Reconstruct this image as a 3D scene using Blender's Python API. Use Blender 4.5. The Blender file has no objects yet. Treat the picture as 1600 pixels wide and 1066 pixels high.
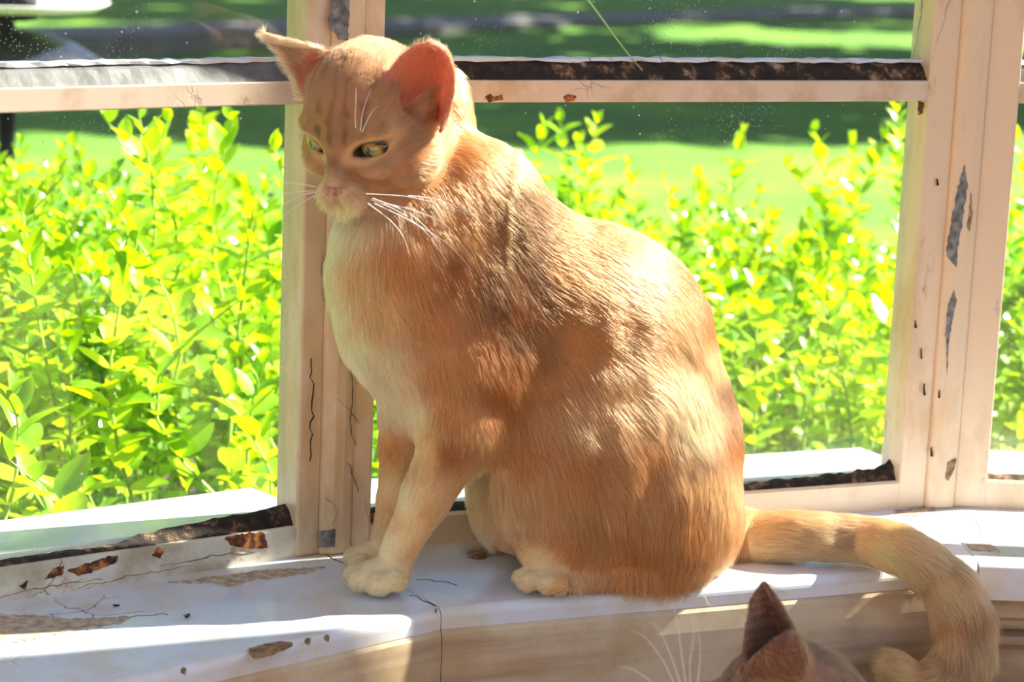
import bpy, bmesh, math, random, time
import numpy as np
from mathutils import Vector, Matrix
T00 = time.time()
random.seed(7)
SC = bpy.context.scene
COL = SC.collection

# ------------------------------------------------------------------ camera
F = 3775.0; CX, CY = 800.0, 533.0; H = 0.55
PITCH = math.radians(11.667); ROLL = math.radians(2.351)
FW = np.array([0, math.cos(PITCH), -math.sin(PITCH)])
_u0 = np.cross([1., 0, 0], FW)
CAMX = math.cos(ROLL)*np.array([1., 0, 0]) + math.sin(ROLL)*_u0
CAMU = -math.sin(ROLL)*np.array([1., 0, 0]) + math.cos(ROLL)*_u0
EYE = np.array([0, 0, H])
cam = bpy.data.cameras.new('camera'); camo = bpy.data.objects.new('camera', cam); COL.objects.link(camo)
cam.lens = F*36/1600; cam.sensor_width = 36; cam.clip_start = .02; cam.clip_end = 500
m = Matrix.Identity(4)
for i in range(3):
    m[i][0], m[i][1], m[i][2], m[i][3] = CAMX[i], CAMU[i], -FW[i], EYE[i]
camo.matrix_world = m
cam.dof.use_dof = True; cam.dof.focus_distance = 1.84; cam.dof.aperture_fstop = 9.0
SC.camera = camo

# ------------------------------------------------------------------ light
SC.view_settings.view_transform = 'Standard'; SC.view_settings.look = 'None'
SC.view_settings.gamma = 1; SC.view_settings.use_curve_mapping = False
SC.view_settings.exposure = 0.0
SUN = Vector((.715, .295, .71)).normalized()
w = bpy.data.worlds.new('World'); SC.world = w; w.use_nodes = True
nt = w.node_tree; nt.nodes.clear()
sky = nt.nodes.new('ShaderNodeTexSky'); sky.sky_type = 'NISHITA'; sky.sun_disc = False
sky.sun_elevation = math.asin(SUN.z); sky.sun_rotation = math.atan2(SUN.x, SUN.y)
sky.air_density = 1.0; sky.dust_density = 1.5; sky.ozone_density = 1.0
bg = nt.nodes.new('ShaderNodeBackground'); bg.inputs[1].default_value = .155
wo = nt.nodes.new('ShaderNodeOutputWorld')
nt.links.new(sky.outputs[0], bg.inputs[0]); nt.links.new(bg.outputs[0], wo.inputs[0])
sl = bpy.data.lights.new('sun', 'SUN'); sl.energy = 25.0; sl.angle = math.radians(.6); sl.color = (1, .93, .80)
so = bpy.data.objects.new('sun', sl); COL.objects.link(so)
so.rotation_euler = SUN.to_track_quat('Z', 'Y').to_euler(); so.location = SUN*20
al = bpy.data.lights.new('warm_fill', 'AREA'); al.shape = 'RECTANGLE'; al.size = 2.2; al.size_y = 1.6  # added warm fill lamp without a known source, offsets the blue sky
al.energy = 13.5; al.color = (1, .76, .52)
ao = bpy.data.objects.new('warm_fill', al); COL.objects.link(ao)
ao.location = (-.9, -.9, 1.75)
ao.rotation_euler = (Vector(ao.location)-Vector((0, 1.8, .1))).to_track_quat('Z', 'Y').to_euler()
SC.cycles.use_denoising = True
SC.cycles.max_bounces = 12; SC.cycles.transparent_max_bounces = 24; SC.cycles.caustics_refractive = False
SC.cycles.caustics_reflective = False; SC.cycles.sample_clamp_indirect = 6
try: SC.cycles_curves.shape = 'RIBBONS'
except Exception: pass

# ------------------------------------------------------------------ geometry helpers
def ray(px, py): return FW + CAMX*(px-CX)/F - CAMU*(py-CY)/F
def onz(px, py, z=0.):
    d = ray(px, py); return EYE + d*((z-H)/d[2])
def ony(px, py, y):
    d = ray(px, py); return EYE + d*(y/d[1])
def onplane(px, py, p0, n):
    d = ray(px, py); return EYE + d*(np.dot(np.asarray(p0)-EYE, n)/np.dot(d, n))
def proj(p):
    v = np.asarray(p, float)-EYE; ww = v@FW
    return np.stack([CX+F*(v@CAMX)/ww, CY-F*(v@CAMU)/ww], -1)
def mpp(p): return float(np.dot(np.asarray(p)-EYE, FW)/F)   # metres per pixel at p

def tag(o, label=None, cat=None, group=None, kind=None):
    if label: o['label'] = label
    if cat: o['category'] = cat
    if group: o['group'] = group
    if kind: o['kind'] = kind
    return o
def empty(name, loc=(0, 0, 0), parent=None):
    o = bpy.data.objects.new(name, None); COL.objects.link(o); o.location = loc; o.empty_display_size = .05
    if parent: o.parent = parent
    return o
def mk(name, verts, faces, mat, parent=None, smooth=False, loc=None):
    me = bpy.data.meshes.new(name); me.from_pydata([tuple(map(float, v)) for v in verts], [], faces); me.update()
    if mat: me.materials.append(mat)
    if smooth: me.polygons.foreach_set('use_smooth', [True]*len(me.polygons))
    o = bpy.data.objects.new(name, me); COL.objects.link(o)
    if parent:
        o.parent = parent
    if loc is not None: o.location = loc
    return o
def bm_obj(name, bm, mat, parent=None, smooth=False):
    bmesh.ops.recalc_face_normals(bm, faces=bm.faces)
    me = bpy.data.meshes.new(name); bm.to_mesh(me); bm.free()
    if mat: me.materials.append(mat)
    if smooth: me.polygons.foreach_set('use_smooth', [True]*len(me.polygons))
    o = bpy.data.objects.new(name, me); COL.objects.link(o)
    if parent: o.parent = parent
    return o
def bevel(o, w=.002, seg=2):
    b = o.modifiers.new('bevel', 'BEVEL'); b.width = w; b.segments = seg; b.limit_method = 'ANGLE'; b.angle_limit = math.radians(35)
    return o

# ------------------------------------------------------------------ materials
def newmat(name):
    mt = bpy.data.materials.new(name); mt.use_nodes = True
    n = mt.node_tree; n.nodes.clear()
    out = n.nodes.new('ShaderNodeOutputMaterial')
    return mt, n, out
def N(n, t, **kw):
    nd = n.nodes.new(t)
    for k, v in kw.items():
        if k.startswith('i_'):
            key = k[2:]
            key = int(key) if key.isdigit() else key.replace('_', ' ')
            nd.inputs[key].default_value = v
        else: setattr(nd, k, v)
    return nd
def ramp(n, fac, stops, interp='LINEAR'):
    r = n.nodes.new('ShaderNodeValToRGB'); r.color_ramp.interpolation = interp
    e = r.color_ramp.elements
    while len(e) > 1: e.remove(e[-1])
    e[0].position, e[0].color = stops[0][0], stops[0][1]
    for p, c in stops[1:]:
        x = e.new(p); x.color = c
    n.links.new(fac, r.inputs[0]); return r
def mixc(n, f, a, b):
    x = n.nodes.new('ShaderNodeMix'); x.data_type = 'RGBA'
    for s, v in ((x.inputs[0], f), (x.inputs[6], a), (x.inputs[7], b)):
        if hasattr(v, 'is_linked') or hasattr(v, 'links'): n.links.new(v, s)
        else: s.default_value = v
    return x.outputs[2]
def g(v): return (v, v, v, 1)
def simple(name, col, rough=.5, bump=0, scale=40, var=.12, metal=0, spec=.5):
    mt, n, out = newmat(name)
    b = N(n, 'ShaderNodeBsdfPrincipled', i_Roughness=rough, i_Metallic=metal); b.inputs['Specular IOR Level'].default_value = spec
    tc = N(n, 'ShaderNodeTexCoord'); ns = N(n, 'ShaderNodeTexNoise', i_Scale=scale, i_Detail=6.)
    n.links.new(tc.outputs['Object'], ns.inputs['Vector'])
    d = tuple(c*(1-var*2) for c in col[:3])+(1,); l = tuple(min(1, c*(1+var)) for c in col[:3])+(1,)
    r = ramp(n, ns.outputs[0], [(.3, d), (.7, l)]); n.links.new(r.outputs[0], b.inputs['Base Color'])
    if bump:
        bp = N(n, 'ShaderNodeBump', i_Strength=bump, i_Distance=.002); n.links.new(ns.outputs[0], bp.inputs['Height']); n.links.new(bp.outputs[0], b.inputs['Normal'])
    n.links.new(b.outputs[0], out.inputs[0]); return mt

def paint(name, col, under, rough=.35, peel=.68, peelscale=9., crack=.5, rust=0.0, stretch=(1, 1, 1), dirt=.35, streak=None):
    """old gloss paint: base colour + dirt blotches + fine cracks + flaked patches + rust"""
    mt, n, out = newmat(name)
    L = n.links.new
    b = N(n, 'ShaderNodeBsdfPrincipled', i_Roughness=rough)
    tc = N(n, 'ShaderNodeTexCoord'); mp = N(n, 'ShaderNodeMapping'); mp.inputs['Scale'].default_value = stretch
    L(tc.outputs['Object'], mp.inputs[0]); V = mp.outputs[0]
    n1 = N(n, 'ShaderNodeTexNoise', i_Scale=14., i_Detail=8., i_Roughness=.65); L(V, n1.inputs['Vector'])
    dcol = tuple(c*(1-dirt)*k for c, k in zip(col[:3], (1, .9, .72)))+(1,)
    r1 = ramp(n, n1.outputs[0], [(.36, dcol), (.52, tuple(col[:3])+(1,)), (.9, tuple(min(1, c*1.04) for c in col[:3])+(1,))])
    c = r1.outputs[0]
    if streak:
        ms = N(n, 'ShaderNodeMapping'); ms.inputs['Scale'].default_value = streak[1]; L(tc.outputs['Object'], ms.inputs[0])
        n5 = N(n, 'ShaderNodeTexNoise', i_Scale=6., i_Detail=6.); L(ms.outputs[0], n5.inputs['Vector'])
        rs = ramp(n, n5.outputs[0], [(.45, g(0)), (.62, g(1))]); c = mixc(n, rs.outputs[0], c, streak[0])
    # cracks
    vo = N(n, 'ShaderNodeTexVoronoi', feature='DISTANCE_TO_EDGE', i_Scale=28.)
    nw = N(n, 'ShaderNodeTexNoise', i_Scale=16., i_Detail=5.); L(V, nw.inputs['Vector'])
    va = N(n, 'ShaderNodeVectorMath', operation='MULTIPLY_ADD'); L(nw.outputs['Color'], va.inputs[0]); va.inputs[1].default_value = (.06, .06, .06); L(V, va.inputs[2])
    L(va.outputs[0], vo.inputs['Vector'])
    nm = N(n, 'ShaderNodeTexNoise', i_Scale=5., i_Detail=3.); L(V, nm.inputs['Vector'])
    cr = ramp(n, vo.outputs[0], [(.0, g(1)), (.022, g(0))])
    cm = ramp(n, nm.outputs[0], [(.66-crack*.28, g(0)), (.74-crack*.28, g(1))])
    mu = N(n, 'ShaderNodeMath', operation='MULTIPLY'); L(cr.outputs[0], mu.inputs[0]); L(cm.outputs[0], mu.inputs[1])
    c = mixc(n, mu.outputs[0], c, (.10, .065, .04, 1))
    # flakes
    nf = N(n, 'ShaderNodeTexNoise', i_Scale=peelscale, i_Detail=9., i_Roughness=.62, i_Distortion=.4); L(V, nf.inputs['Vector'])
    rf = ramp(n, nf.outputs[0], [(peel, g(0)), (peel+.012, g(1))]); c = mixc(n, rf.outputs[0], c, under)
    hgt = N(n, 'ShaderNodeMath', operation='ADD'); L(mu.outputs[0], hgt.inputs[0]); L(rf.outputs[0], hgt.inputs[1])
    if rust:
        nr = N(n, 'ShaderNodeTexNoise', i_Scale=22., i_Detail=8., i_Roughness=.7); L(V, nr.inputs['Vector'])
        rr = ramp(n, nr.outputs[0], [(.66-rust*.12, g(0)), (.78-rust*.12, g(1))])
        rc = ramp(n, nr.outputs[0], [(.6, (.45, .13, .02, 1)), (.72, (.05, .02, .012, 1))])
        c = mixc(n, rr.outputs[0], c, rc.outputs[0])
    L(c, b.inputs['Base Color'])
    bp = N(n, 'ShaderNodeBump', invert=True, i_Strength=.6, i_Distance=.0012); L(hgt.outputs[0], bp.inputs['Height'])
    bp2 = N(n, 'ShaderNodeBump', i_Strength=.25, i_Distance=.001); L(n1.outputs[0], bp2.inputs['Height']); L(bp.outputs[0], bp2.inputs['Normal'])
    L(bp2.outputs[0], b.inputs['Normal']); L(b.outputs[0], out.inputs[0])
    return mt
def grime_mat():
    mt, n, out = newmat('rotten_putty'); L = n.links.new
    b = N(n, 'ShaderNodeBsdfPrincipled', i_Roughness=.8); tc = N(n, 'ShaderNodeTexCoord')
    a = N(n, 'ShaderNodeTexNoise', i_Scale=60., i_Detail=9., i_Roughness=.7); L(tc.outputs['Object'], a.inputs['Vector'])
    r = ramp(n, a.outputs[0], [(.4, (.012, .009, .008, 1)), (.54, (.045, .025, .015, 1)), (.62, (.30, .16, .08, 1)), (.72, (.6, .55, .5, 1))])
    L(r.outputs[0], b.inputs['Base Color'])
    bp = N(n, 'ShaderNodeBump', i_Strength=.9, i_Distance=.004); L(a.outputs[0], bp.inputs['Height']); L(bp.outputs[0], b.inputs['Normal'])
    L(b.outputs[0], out.inputs[0]); return mt
def glass_mat():
    """old window pane: clear, fresnel reflection, dust specks, dusty film thickest near the bottom edge (uv v = height)"""
    mt, n, out = newmat('window_glass'); L = n.links.new
    tr = N(n, 'ShaderNodeBsdfTransparent'); tr.inputs[0].default_value = (.95, .98, .96, 1)
    gl = N(n, 'ShaderNodeBsdfGlossy', i_Roughness=.02)
    tc = N(n, 'ShaderNodeTexCoord')
    wv = N(n, 'ShaderNodeTexNoise', i_Scale=5., i_Detail=1.); L(tc.outputs['Object'], wv.inputs['Vector'])
    bp = N(n, 'ShaderNodeBump', i_Strength=.05, i_Distance=.01); L(wv.outputs[0], bp.inputs['Height']); L(bp.outputs[0], gl.inputs['Normal'])
    geo = N(n, 'ShaderNodeNewGeometry'); dp = N(n, 'ShaderNodeVectorMath', operation='DOT_PRODUCT'); L(geo.outputs['Incoming'], dp.inputs[0]); L(geo.outputs['True Normal'], dp.inputs[1])
    ab = N(n, 'ShaderNodeMath', operation='ABSOLUTE'); L(dp.outputs['Value'], ab.inputs[0])
    om = N(n, 'ShaderNodeMath', operation='SUBTRACT', use_clamp=True); om.inputs[0].default_value = 1; L(ab.outputs[0], om.inputs[1])
    pw = N(n, 'ShaderNodeMath', operation='POWER'); L(om.outputs[0], pw.inputs[0]); pw.inputs[1].default_value = 5
    fr = N(n, 'ShaderNodeMath', operation='MULTIPLY_ADD'); L(pw.outputs[0], fr.inputs[0]); fr.inputs[1].default_value = .65; fr.inputs[2].default_value = .035
    m1 = N(n, 'ShaderNodeMixShader'); L(fr.outputs[0], m1.inputs[0]); L(tr.outputs[0], m1.inputs[1]); L(gl.outputs[0], m1.inputs[2])
    du = N(n, 'ShaderNodeBsdfTranslucent'); du.inputs[0].default_value = (.9, .92, .9, 1)
    dd = N(n, 'ShaderNodeBsdfDiffuse'); dd.inputs[0].default_value = (.8, .82, .8, 1)
    md = N(n, 'ShaderNodeMixShader', i_Fac=.5); L(du.outputs[0], md.inputs[1]); L(dd.outputs[0], md.inputs[2])
    vo = N(n, 'ShaderNodeTexVoronoi', i_Scale=90.); vo.inputs['Randomness'].default_value = 1; L(tc.outputs['Object'], vo.inputs['Vector'])
    vs = ramp(n, vo.outputs['Distance'], [(.05, g(1)), (.10, g(0))])
    vr = ramp(n, vo.outputs['Color'], [(.55, g(0)), (.75, g(1))])
    sp = N(n, 'ShaderNodeMath', operation='MULTIPLY'); L(vs.outputs[0], sp.inputs[0]); L(vr.outputs[0], sp.inputs[1])
    vo2 = N(n, 'ShaderNodeTexVoronoi', i_Scale=330.); L(tc.outputs['Object'], vo2.inputs['Vector'])
    v2 = ramp(n, vo2.outputs['Distance'], [(.1, g(.5)), (.22, g(0))])
    nz = N(n, 'ShaderNodeTexNoise', i_Scale=9., i_Detail=6.); L(tc.outputs['Object'], nz.inputs['Vector'])
    nzr = ramp(n, nz.outputs[0], [(.5, g(0)), (.66, g(1))])
    s2 = N(n, 'ShaderNodeMath', operation='MULTIPLY'); L(v2.outputs[0], s2.inputs[0]); L(nzr.outputs[0], s2.inputs[1])
    uv = N(n, 'ShaderNodeUVMap'); sx = N(n, 'ShaderNodeSeparateXYZ'); L(uv.outputs[0], sx.inputs[0])
    hb = ramp(n, sx.outputs[1], [(0, g(.34)), (.05, g(.12)), (.16, g(.015)), (.3, g(0))])
    nz2 = N(n, 'ShaderNodeTexNoise', i_Scale=22., i_Detail=8., i_Roughness=.7); L(tc.outputs['Object'], nz2.inputs['Vector'])
    n2r = ramp(n, nz2.outputs[0], [(.35, g(.25)), (.65, g(1))])
    hm = N(n, 'ShaderNodeMath', operation='MULTIPLY'); L(hb.outputs[0], hm.inputs[0]); L(n2r.outputs[0], hm.inputs[1])
    ad = N(n, 'ShaderNodeMath', operation='ADD'); L(sp.outputs[0], ad.inputs[0]); L(s2.outputs[0], ad.inputs[1])
    ad2 = N(n, 'ShaderNodeMath', operation='ADD', use_clamp=True); L(ad.outputs[0], ad2.inputs[0]); L(hm.outputs[0], ad2.inputs[1])
    ad3 = N(n, 'ShaderNodeMath', operation='ADD', use_clamp=True); L(ad2.outputs[0], ad3.inputs[0]); ad3.inputs[1].default_value = .003
    m2 = N(n, 'ShaderNodeMixShader'); L(ad3.outputs[0], m2.inputs[0]); L(m1.outputs[0], m2.inputs[1]); L(md.outputs[0], m2.inputs[2])
    L(m2.outputs[0], out.inputs[0]); return mt
def leaf_mat(name, c1, c2, c3):
    mt, n, out = newmat(name); L = n.links.new
    b = N(n, 'ShaderNodeBsdfPrincipled', i_Roughness=.22); b.inputs['Specular IOR Level'].default_value = .8
    oi = N(n, 'ShaderNodeTexCoord'); ns = N(n, 'ShaderNodeTexNoise', i_Scale=9., i_Detail=3.)
    geo = N(n, 'ShaderNodeNewGeometry'); L(geo.outputs['Position'], ns.inputs['Vector'])
    r = ramp(n, ns.outputs[0], [(.35, c1), (.5, c2), (.66, c3)])
    L(r.outputs[0], b.inputs['Base Color'])
    tl = N(n, 'ShaderNodeBsdfTranslucent')
    hs = N(n, 'ShaderNodeHueSaturation', i_Value=1.5, i_Saturation=1.1, i_Hue=.475); L(r.outputs[0], hs.inputs['Color']); L(hs.outputs[0], tl.inputs[0])
    mx = N(n, 'ShaderNodeMixShader', i_Fac=.38); L(b.outputs[0], mx.inputs[1]); L(tl.outputs[0], mx.inputs[2]); L(mx.outputs[0], out.inputs[0])
    return mt

M = {}
M['frame'] = paint('frame_paint', (.80, .62, .45), (.17, .17, .18, 1), rough=.38, peel=.70, peelscale=8, crack=.2, rust=.2, stretch=(1, 1, .4), dirt=.2)
M['frame_rusty'] = paint('rusty_rail_paint', (.80, .72, .58), (.16, .13, .10, 1), rough=.4, peel=.72, peelscale=10, crack=.6, rust=.75, dirt=.4)
M['bar'] = paint('bar_paint', (.74, .60, .48), (.3, .25, .2, 1), rough=.35, peel=.78, peelscale=14, crack=0, rust=.28, dirt=.25)
M['sill'] = paint('sill_paint', (.74, .79, .92), (.42, .33, .25, 1), rough=.16, peel=.69, peelscale=5, crack=.25, dirt=.06)  # white paint, its base tinted blue to carry the sky's reflection in shade
M['apron'] = paint('apron_paint', (.66, .54, .40), (.42, .28, .17, 1), rough=.45, peel=.72, peelscale=7, crack=.15, dirt=.2, streak=((.42, .29, .19, 1), (.5, .5, 7)))
M['wall'] = paint('wall_paint', (.62, .50, .38), (.4, .33, .26, 1), rough=.6, peel=.8, crack=.2, dirt=.15)
M['ledge'] = simple('grey_ledge', (.16, .155, .16), .55, .5, 50, .3); M['grime'] = grime_mat(); M['glass'] = glass_mat()
M['leaf'] = leaf_mat('young_leaf', (.09, .28, .02, 1), (.33, .58, .02, 1), (.55, .68, .03, 1))
M['stem'] = simple('green_stem', (.34, .46, .10), .5)
M['soil'] = simple('soil', (.10, .075, .05), .9, 1, 30, .4)
M['floor'] = simple('floor_boards', (.34, .22, .13), .4, .2, 6, .2)

# ------------------------------------------------------------------ bow window layout (plan of the interior faces)
W = [np.array(p) for p in ((-.905, 1.02), (-.597, 1.495), (-.133, 1.818), (.375, 2.028), (.965, 2.033))]
TOPZ = 1.9
bar_z0 = onplane(1000, 160, (*W[2], 0), np.array([-.383, .924, 0]))[2]
bar_z1 = onplane(1000, 124, (*W[2], 0), np.array([-.383, .924, 0]))[2]
rail_z = onplane(1340, 757, (*W[2], 0), np.array([-.383, .924, 0]))[2]
print('bar z', bar_z0, bar_z1, 'rail', rail_z)

def prism(name, plan, z0, z1, mat, parent=None, bev=.0015):
    nn = len(plan)
    v = [(*p[:2], z0) for p in plan]+[(*p[:2], z1) for p in plan]
    f = [tuple(range(nn))[::-1], tuple(range(nn, 2*nn))]+[(i, (i+1) % nn, nn+(i+1) % nn, nn+i) for i in range(nn)]
    o = mk(name, v, f, mat, parent)
    return bevel(o, bev) if bev else o
def sweep(name, prof, A, B, dirn, outn, mat, parent=None, segs=1, jit=0, rs=None, bev=0):
    """profile in (outward, up) swept from plan point A to B"""
    nn = len(prof); v = []; f = []
    for i in range(segs+1):
        t = i/segs; P0 = A+(B-A)*t
        for (o_, z_) in prof:
            j = rs.normal(0, jit, 2) if jit else (0, 0)
            q = P0+outn*(o_+j[0]); v.append((q[0], q[1], z_+j[1]))
    for i in range(segs):
        for k in range(nn):
            a = i*nn+k; b_ = i*nn+(k+1) % nn; f.append((a, b_, b_+nn, a+nn))
    f.append(tuple(range(nn))[::-1]); f.append(tuple(segs*nn+k for k in range(nn)))
    o = mk(name, v, f, mat, parent)
    if bev: bevel(o, bev)
    return o
SW = .030       # stile width
PW = .013       # half width of mullion post
rs = np.random.default_rng(3)
win_no = 0
for i in range(4):
    A, B = W[i], W[i+1]; d = (B-A)/np.linalg.norm(B-A); o = np.array([-d[1], d[0]]); Lf = np.linalg.norm(B-A)
    win = empty('window_%d' % (i+1)); tag(win, kind='structure')
    mf = M['frame']
    # stiles
    for (s0, s1) in ((PW, PW+SW*(.58 if i == 2 else .95)), (Lf-PW-SW*(.68 if i == 1 else .9), Lf-PW)):
        pl = [A+d*s0, A+d*s1, A+d*s1+o*.034, A+d*s0+o*.034]
        prism('stile', pl, .0, TOPZ, mf, win, .002)
    a, b = A+d*(PW+SW*.5), B-d*(PW+SW*.5)
    # bottom rail, sloped rebate on top
    sweep('bottom_rail', [(0.001, 0), (.034, 0), (.034, rail_z-.004), (.016, rail_z-.002), (.003, rail_z), (.001, rail_z-.002)], a, b, d, o, M['frame_rusty'] if i < 2 else mf, win)
    sweep('top_rail', [(0.001, TOPZ-.04), (.034, TOPZ-.04), (.034, TOPZ), (.001, TOPZ)], a, b, d, o, mf, win)
    # glazing bar with weathered ledge above it
    sweep('glazing_bar', [(.002, bar_z0), (.030, bar_z0), (.030, bar_z1-.001), (.002, bar_z1-.001)], a, b, d, o, M['bar'], win, bev=.001)
    z2 = bar_z1+.0135
    sweep('weathered_ledge', [(.004, bar_z1-.002), (.028, bar_z1-.002), (.028, z2), (.018, z2), (.012, z2-.004)], a, b, d, o, M['grime'] if i == 2 else M['ledge'], win, 60, .0005 if i == 2 else .00015, rs)
    # white line of putty along the ledge top
    sweep('putty_line', [(.014, z2-.001), (.022, z2-.001), (.022, z2+.002), (.014, z2+.0015)], a, b, d, o, M['sill'], win, 60, .0005, rs)
    for (z0, z1) in ((rail_z-.002, bar_z0+.003), (z2-.002, TOPZ-.038)):
        p = [a+o*.0185, b+o*.0185, b+o*.0215, a+o*.0215]
        gp = prism('glass_pane', p, z0, z1, M['glass'], win, 0)
        uvl = gp.data.uv_layers.new(name='UVMap')
        for lp in gp.data.loops:
            vv = gp.data.vertices[lp.vertex_index].co; uvl.data[lp.index].uv = (np.dot(np.array(vv[:2])-a, d), (vv.z-z0)/.30+(.25 if z0 > .2 else 0))
    # rotten black putty along the bottom of the lower pane
    segs = 90
    if i in (1, 2, 3):
        prof_v = []; ff = []
        for k in range(segs+1):
            t = k/segs; q = a+(b-a)*t
            if i == 1: hh = .0008+.0035*(max(0, math.sin(t*16+1)-.1)**.5)*(rs.random()*.5+.6)*(t > .25)+(.016 if t > .94 else 0)*0+max(0, t-.80)*.045+.002*(t > .72)
            elif i == 2: hh = .0012+.003*rs.random()+max(0, t-.80)*.03+max(0, t-.955)*.22
            else: hh = .001+.0015*rs.random()
            for (oo, zz) in ((.006, rail_z-.001), (.0185, rail_z-.002), (.0185, rail_z+hh*1.2), (.012, rail_z+hh*.8+.0005)):
                qq = q+o*(oo+rs.normal(0, .0007)); prof_v.append((qq[0], qq[1], zz))
        for k in range(segs):
            for m_ in range(4):
                a_ = k*4+m_; b_ = k*4+(m_+1) % 4; ff.append((a_, b_, b_+4, a_+4))
        mk('rotten_putty', prof_v, ff, M['grime'], win)
# mullion posts at the joints
for j in range(1, 4):
    d0 = W[j]-W[j-1]; d0 /= np.linalg.norm(d0); d1 = W[j+1]-W[j]; d1 /= np.linalg.norm(d1)
    o0 = np.array([-d0[1], d0[0]]); o1 = np.array([-d1[1], d1[0]]); om = (o0+o1)/2
    P0 = W[j]
    h_ = PW+.0005
    pl = [P0-d0*h_-o0*.003, P0-om*.007-d0*.004, P0-om*.007+d1*.004, P0+d1*h_-o1*.003, P0+d1*h_+o1*.045, P0+om*.05, P0-d0*h_+o0*.045]
    t = prism('trim_%d' % j, pl, 0, TOPZ, M['frame'], None, .002); tag(t, kind='structure')

# ------------------------------------------------------------------ sill boards, apron, wall under it, floor
DEP = [.185, .183, .163, .165, .17]
def offset_poly(off, z=0):
    """interior offset of the window polyline, mitred"""
    pts = []
    for j in range(5):
        ds = []
        for k in (j-1, j):
            if 0 <= k < 4:
                d = W[k+1]-W[k]; d = d/np.linalg.norm(d); ds.append((d, DEP[k] if off is None else off))
        if len(ds) == 1:
            d, D = ds[0]; pts.append(W[j]-np.array([-d[1], d[0]])*D)
        else:
            (da, Da), (db, Db) = ds
            na = np.array([-da[1], da[0]]); nb = np.array([-db[1], db[0]])
            A_ = W[j]-na*Da; B_ = W[j]-nb*Db
            t = np.linalg.solve(np.stack([da, -db], 1), B_-A_)[0]; pts.append(A_+da*t)
    return pts
front = offset_poly(None)
front[2] = onz(690, 951)[:2]; _q = onz(180, 1066)[:2]; front[1] = front[2]+(_q-front[2])*2.15; front[3] = onz(1530, 881)[:2]
back = offset_poly(-.05)
def sill_part(name, A0, B0, A1, B1, prof, mat, parent):
    """A0,B0 back edge; A1,B1 front edge; prof = list of (t from back to front in metres relative to the front edge, z)"""
    v = []; f = []; nn = len(prof)
    segs = 8
    for k in range(segs+1):
        s = k/segs
        bk = A0+(B0-A0)*s; fr = A1+(B1-A1)*s; dd = fr-bk; Ld = np.linalg.norm(dd); dd = dd/Ld
        for (e, z) in prof:
            q = bk if e is None else fr+dd*e
            v.append((q[0], q[1], z))
    for k in range(segs):
        for m_ in range(nn):
            a = k*nn+m_; b = k*nn+(m_+1) % nn; f.append((a, b, b+nn, a+nn))
    f.append(tuple(range(nn))[::-1]); f.append(tuple(segs*nn+k for k in range(nn)))
    return mk(name, v, f, mat, parent)
sill = empty('window_sill'); tag(sill, kind='structure')
def nose(r, th):
    pts = [(None, 0.), (-r*1.6, 0.)]
    for k in range(1, 7):
        a = k/6*math.pi/2; pts.append((-r+r*math.sin(a)*1.0, -r+r*math.cos(a)))
    pts += [(0, -th), (None, -th)]
    return pts
TH = [.03, .012, .012, .026, .026]
for i in range(4):
    gap = .0004
    d = (W[i+1]-W[i]); d /= np.linalg.norm(d)
    A0, B0, A1, B1 = back[i]+d*gap, back[i+1]-d*gap, front[i]+d*gap, front[i+1]-d*gap
    o = sill_part('sill_board', A0, B0, A1, B1, nose(.008 if i < 3 else .006, TH[i]+.004), M['sill'], sill)
    o.data.polygons.foreach_set('use_smooth', [False]*len(o.data.polygons))
    if i < 3:   # deep streaky rounded apron board right under the paint edge
        pr = [(-.06, -.004), (-.004, -.010)]
        pr = [(-.06, -TH[i]-.001), (-.002, -TH[i]-.001), (.0015, -.02), (.0025, -.035), (.002, -.075), (-.004, -.10), (-.012, -.112), (-.06, -.112)]
        sill_part('apron_board', A0, B0, A1, B1, pr, M['apron'], sill)
    else:
        for (e, za, zb) in ((-.012, -.027, -.050), (-.02, -.050, -.062), (-.004, -.062, -.070), (-.022, -.070, -.112)):
            sill_part('moulding_strip', A0, B0, A1, B1, [(-.08, za), (e-.002, za), (e, za-.003), (e, zb+.002), (e-.002, zb), (-.08, zb)], M['apron'], sill)
FLOORZ = -.40; GROUND = -.52
wf = offset_poly(.12); wb = offset_poly(-.06)
v = []; f = []
for k in range(5):
    for p, z in ((wf[k], -.11), (wf[k], FLOORZ), (wb[k], FLOORZ-.2), (wb[k], -.11)): v.append((p[0], p[1], z))
for k in range(4):
    for m_ in range(4):
        a = k*4+m_; b = k*4+(m_+1) % 4; f.append((a, b, b+4, a+4))
f += [(0, 1, 2, 3), (16, 19, 18, 17)]
tag(mk('wall_front', v, f, M['wall']), kind='structure')
# walls that close the bow left and right, lintel above, floor
def wallbox(name, p0, p1, th, z0, z1, mat=None):
    p0 = np.array(p0); p1 = np.array(p1); d = (p1-p0)/np.linalg.norm(p1-p0); n_ = np.array([-d[1], d[0]])*th
    return tag(prism(name, [p0, p1, p1+n_, p0+n_], z0, z1, mat or M['wall'], None, 0), kind='structure')
wallbox('wall_left', (-2.3, 1.0), W[0], .12, FLOORZ, 2.5)
wallbox('wall_right_sunblock', W[4], (2.6, 1.8), .03, FLOORZ, 2.5)  # unseen; near end and thickness set to keep sun off the front sill
v = []; f = []
for k in range(5):
    p_in = offset_poly(.01)[k]; p_out = offset_poly(-.06)[k]
    for p, z in ((p_in, TOPZ), (p_in, 2.5), (p_out, 2.5), (p_out, TOPZ)): v.append((p[0], p[1], z))
for k in range(4):
    for m_ in range(4):
        a = k*4+m_; b = k*4+(m_+1) % 4; f.append((a, b, b+4, a+4))
f += [(0, 1, 2, 3), (16, 19, 18, 17)]
tag(mk('wall_above_window', v, f, M['wall']), kind='structure')
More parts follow.
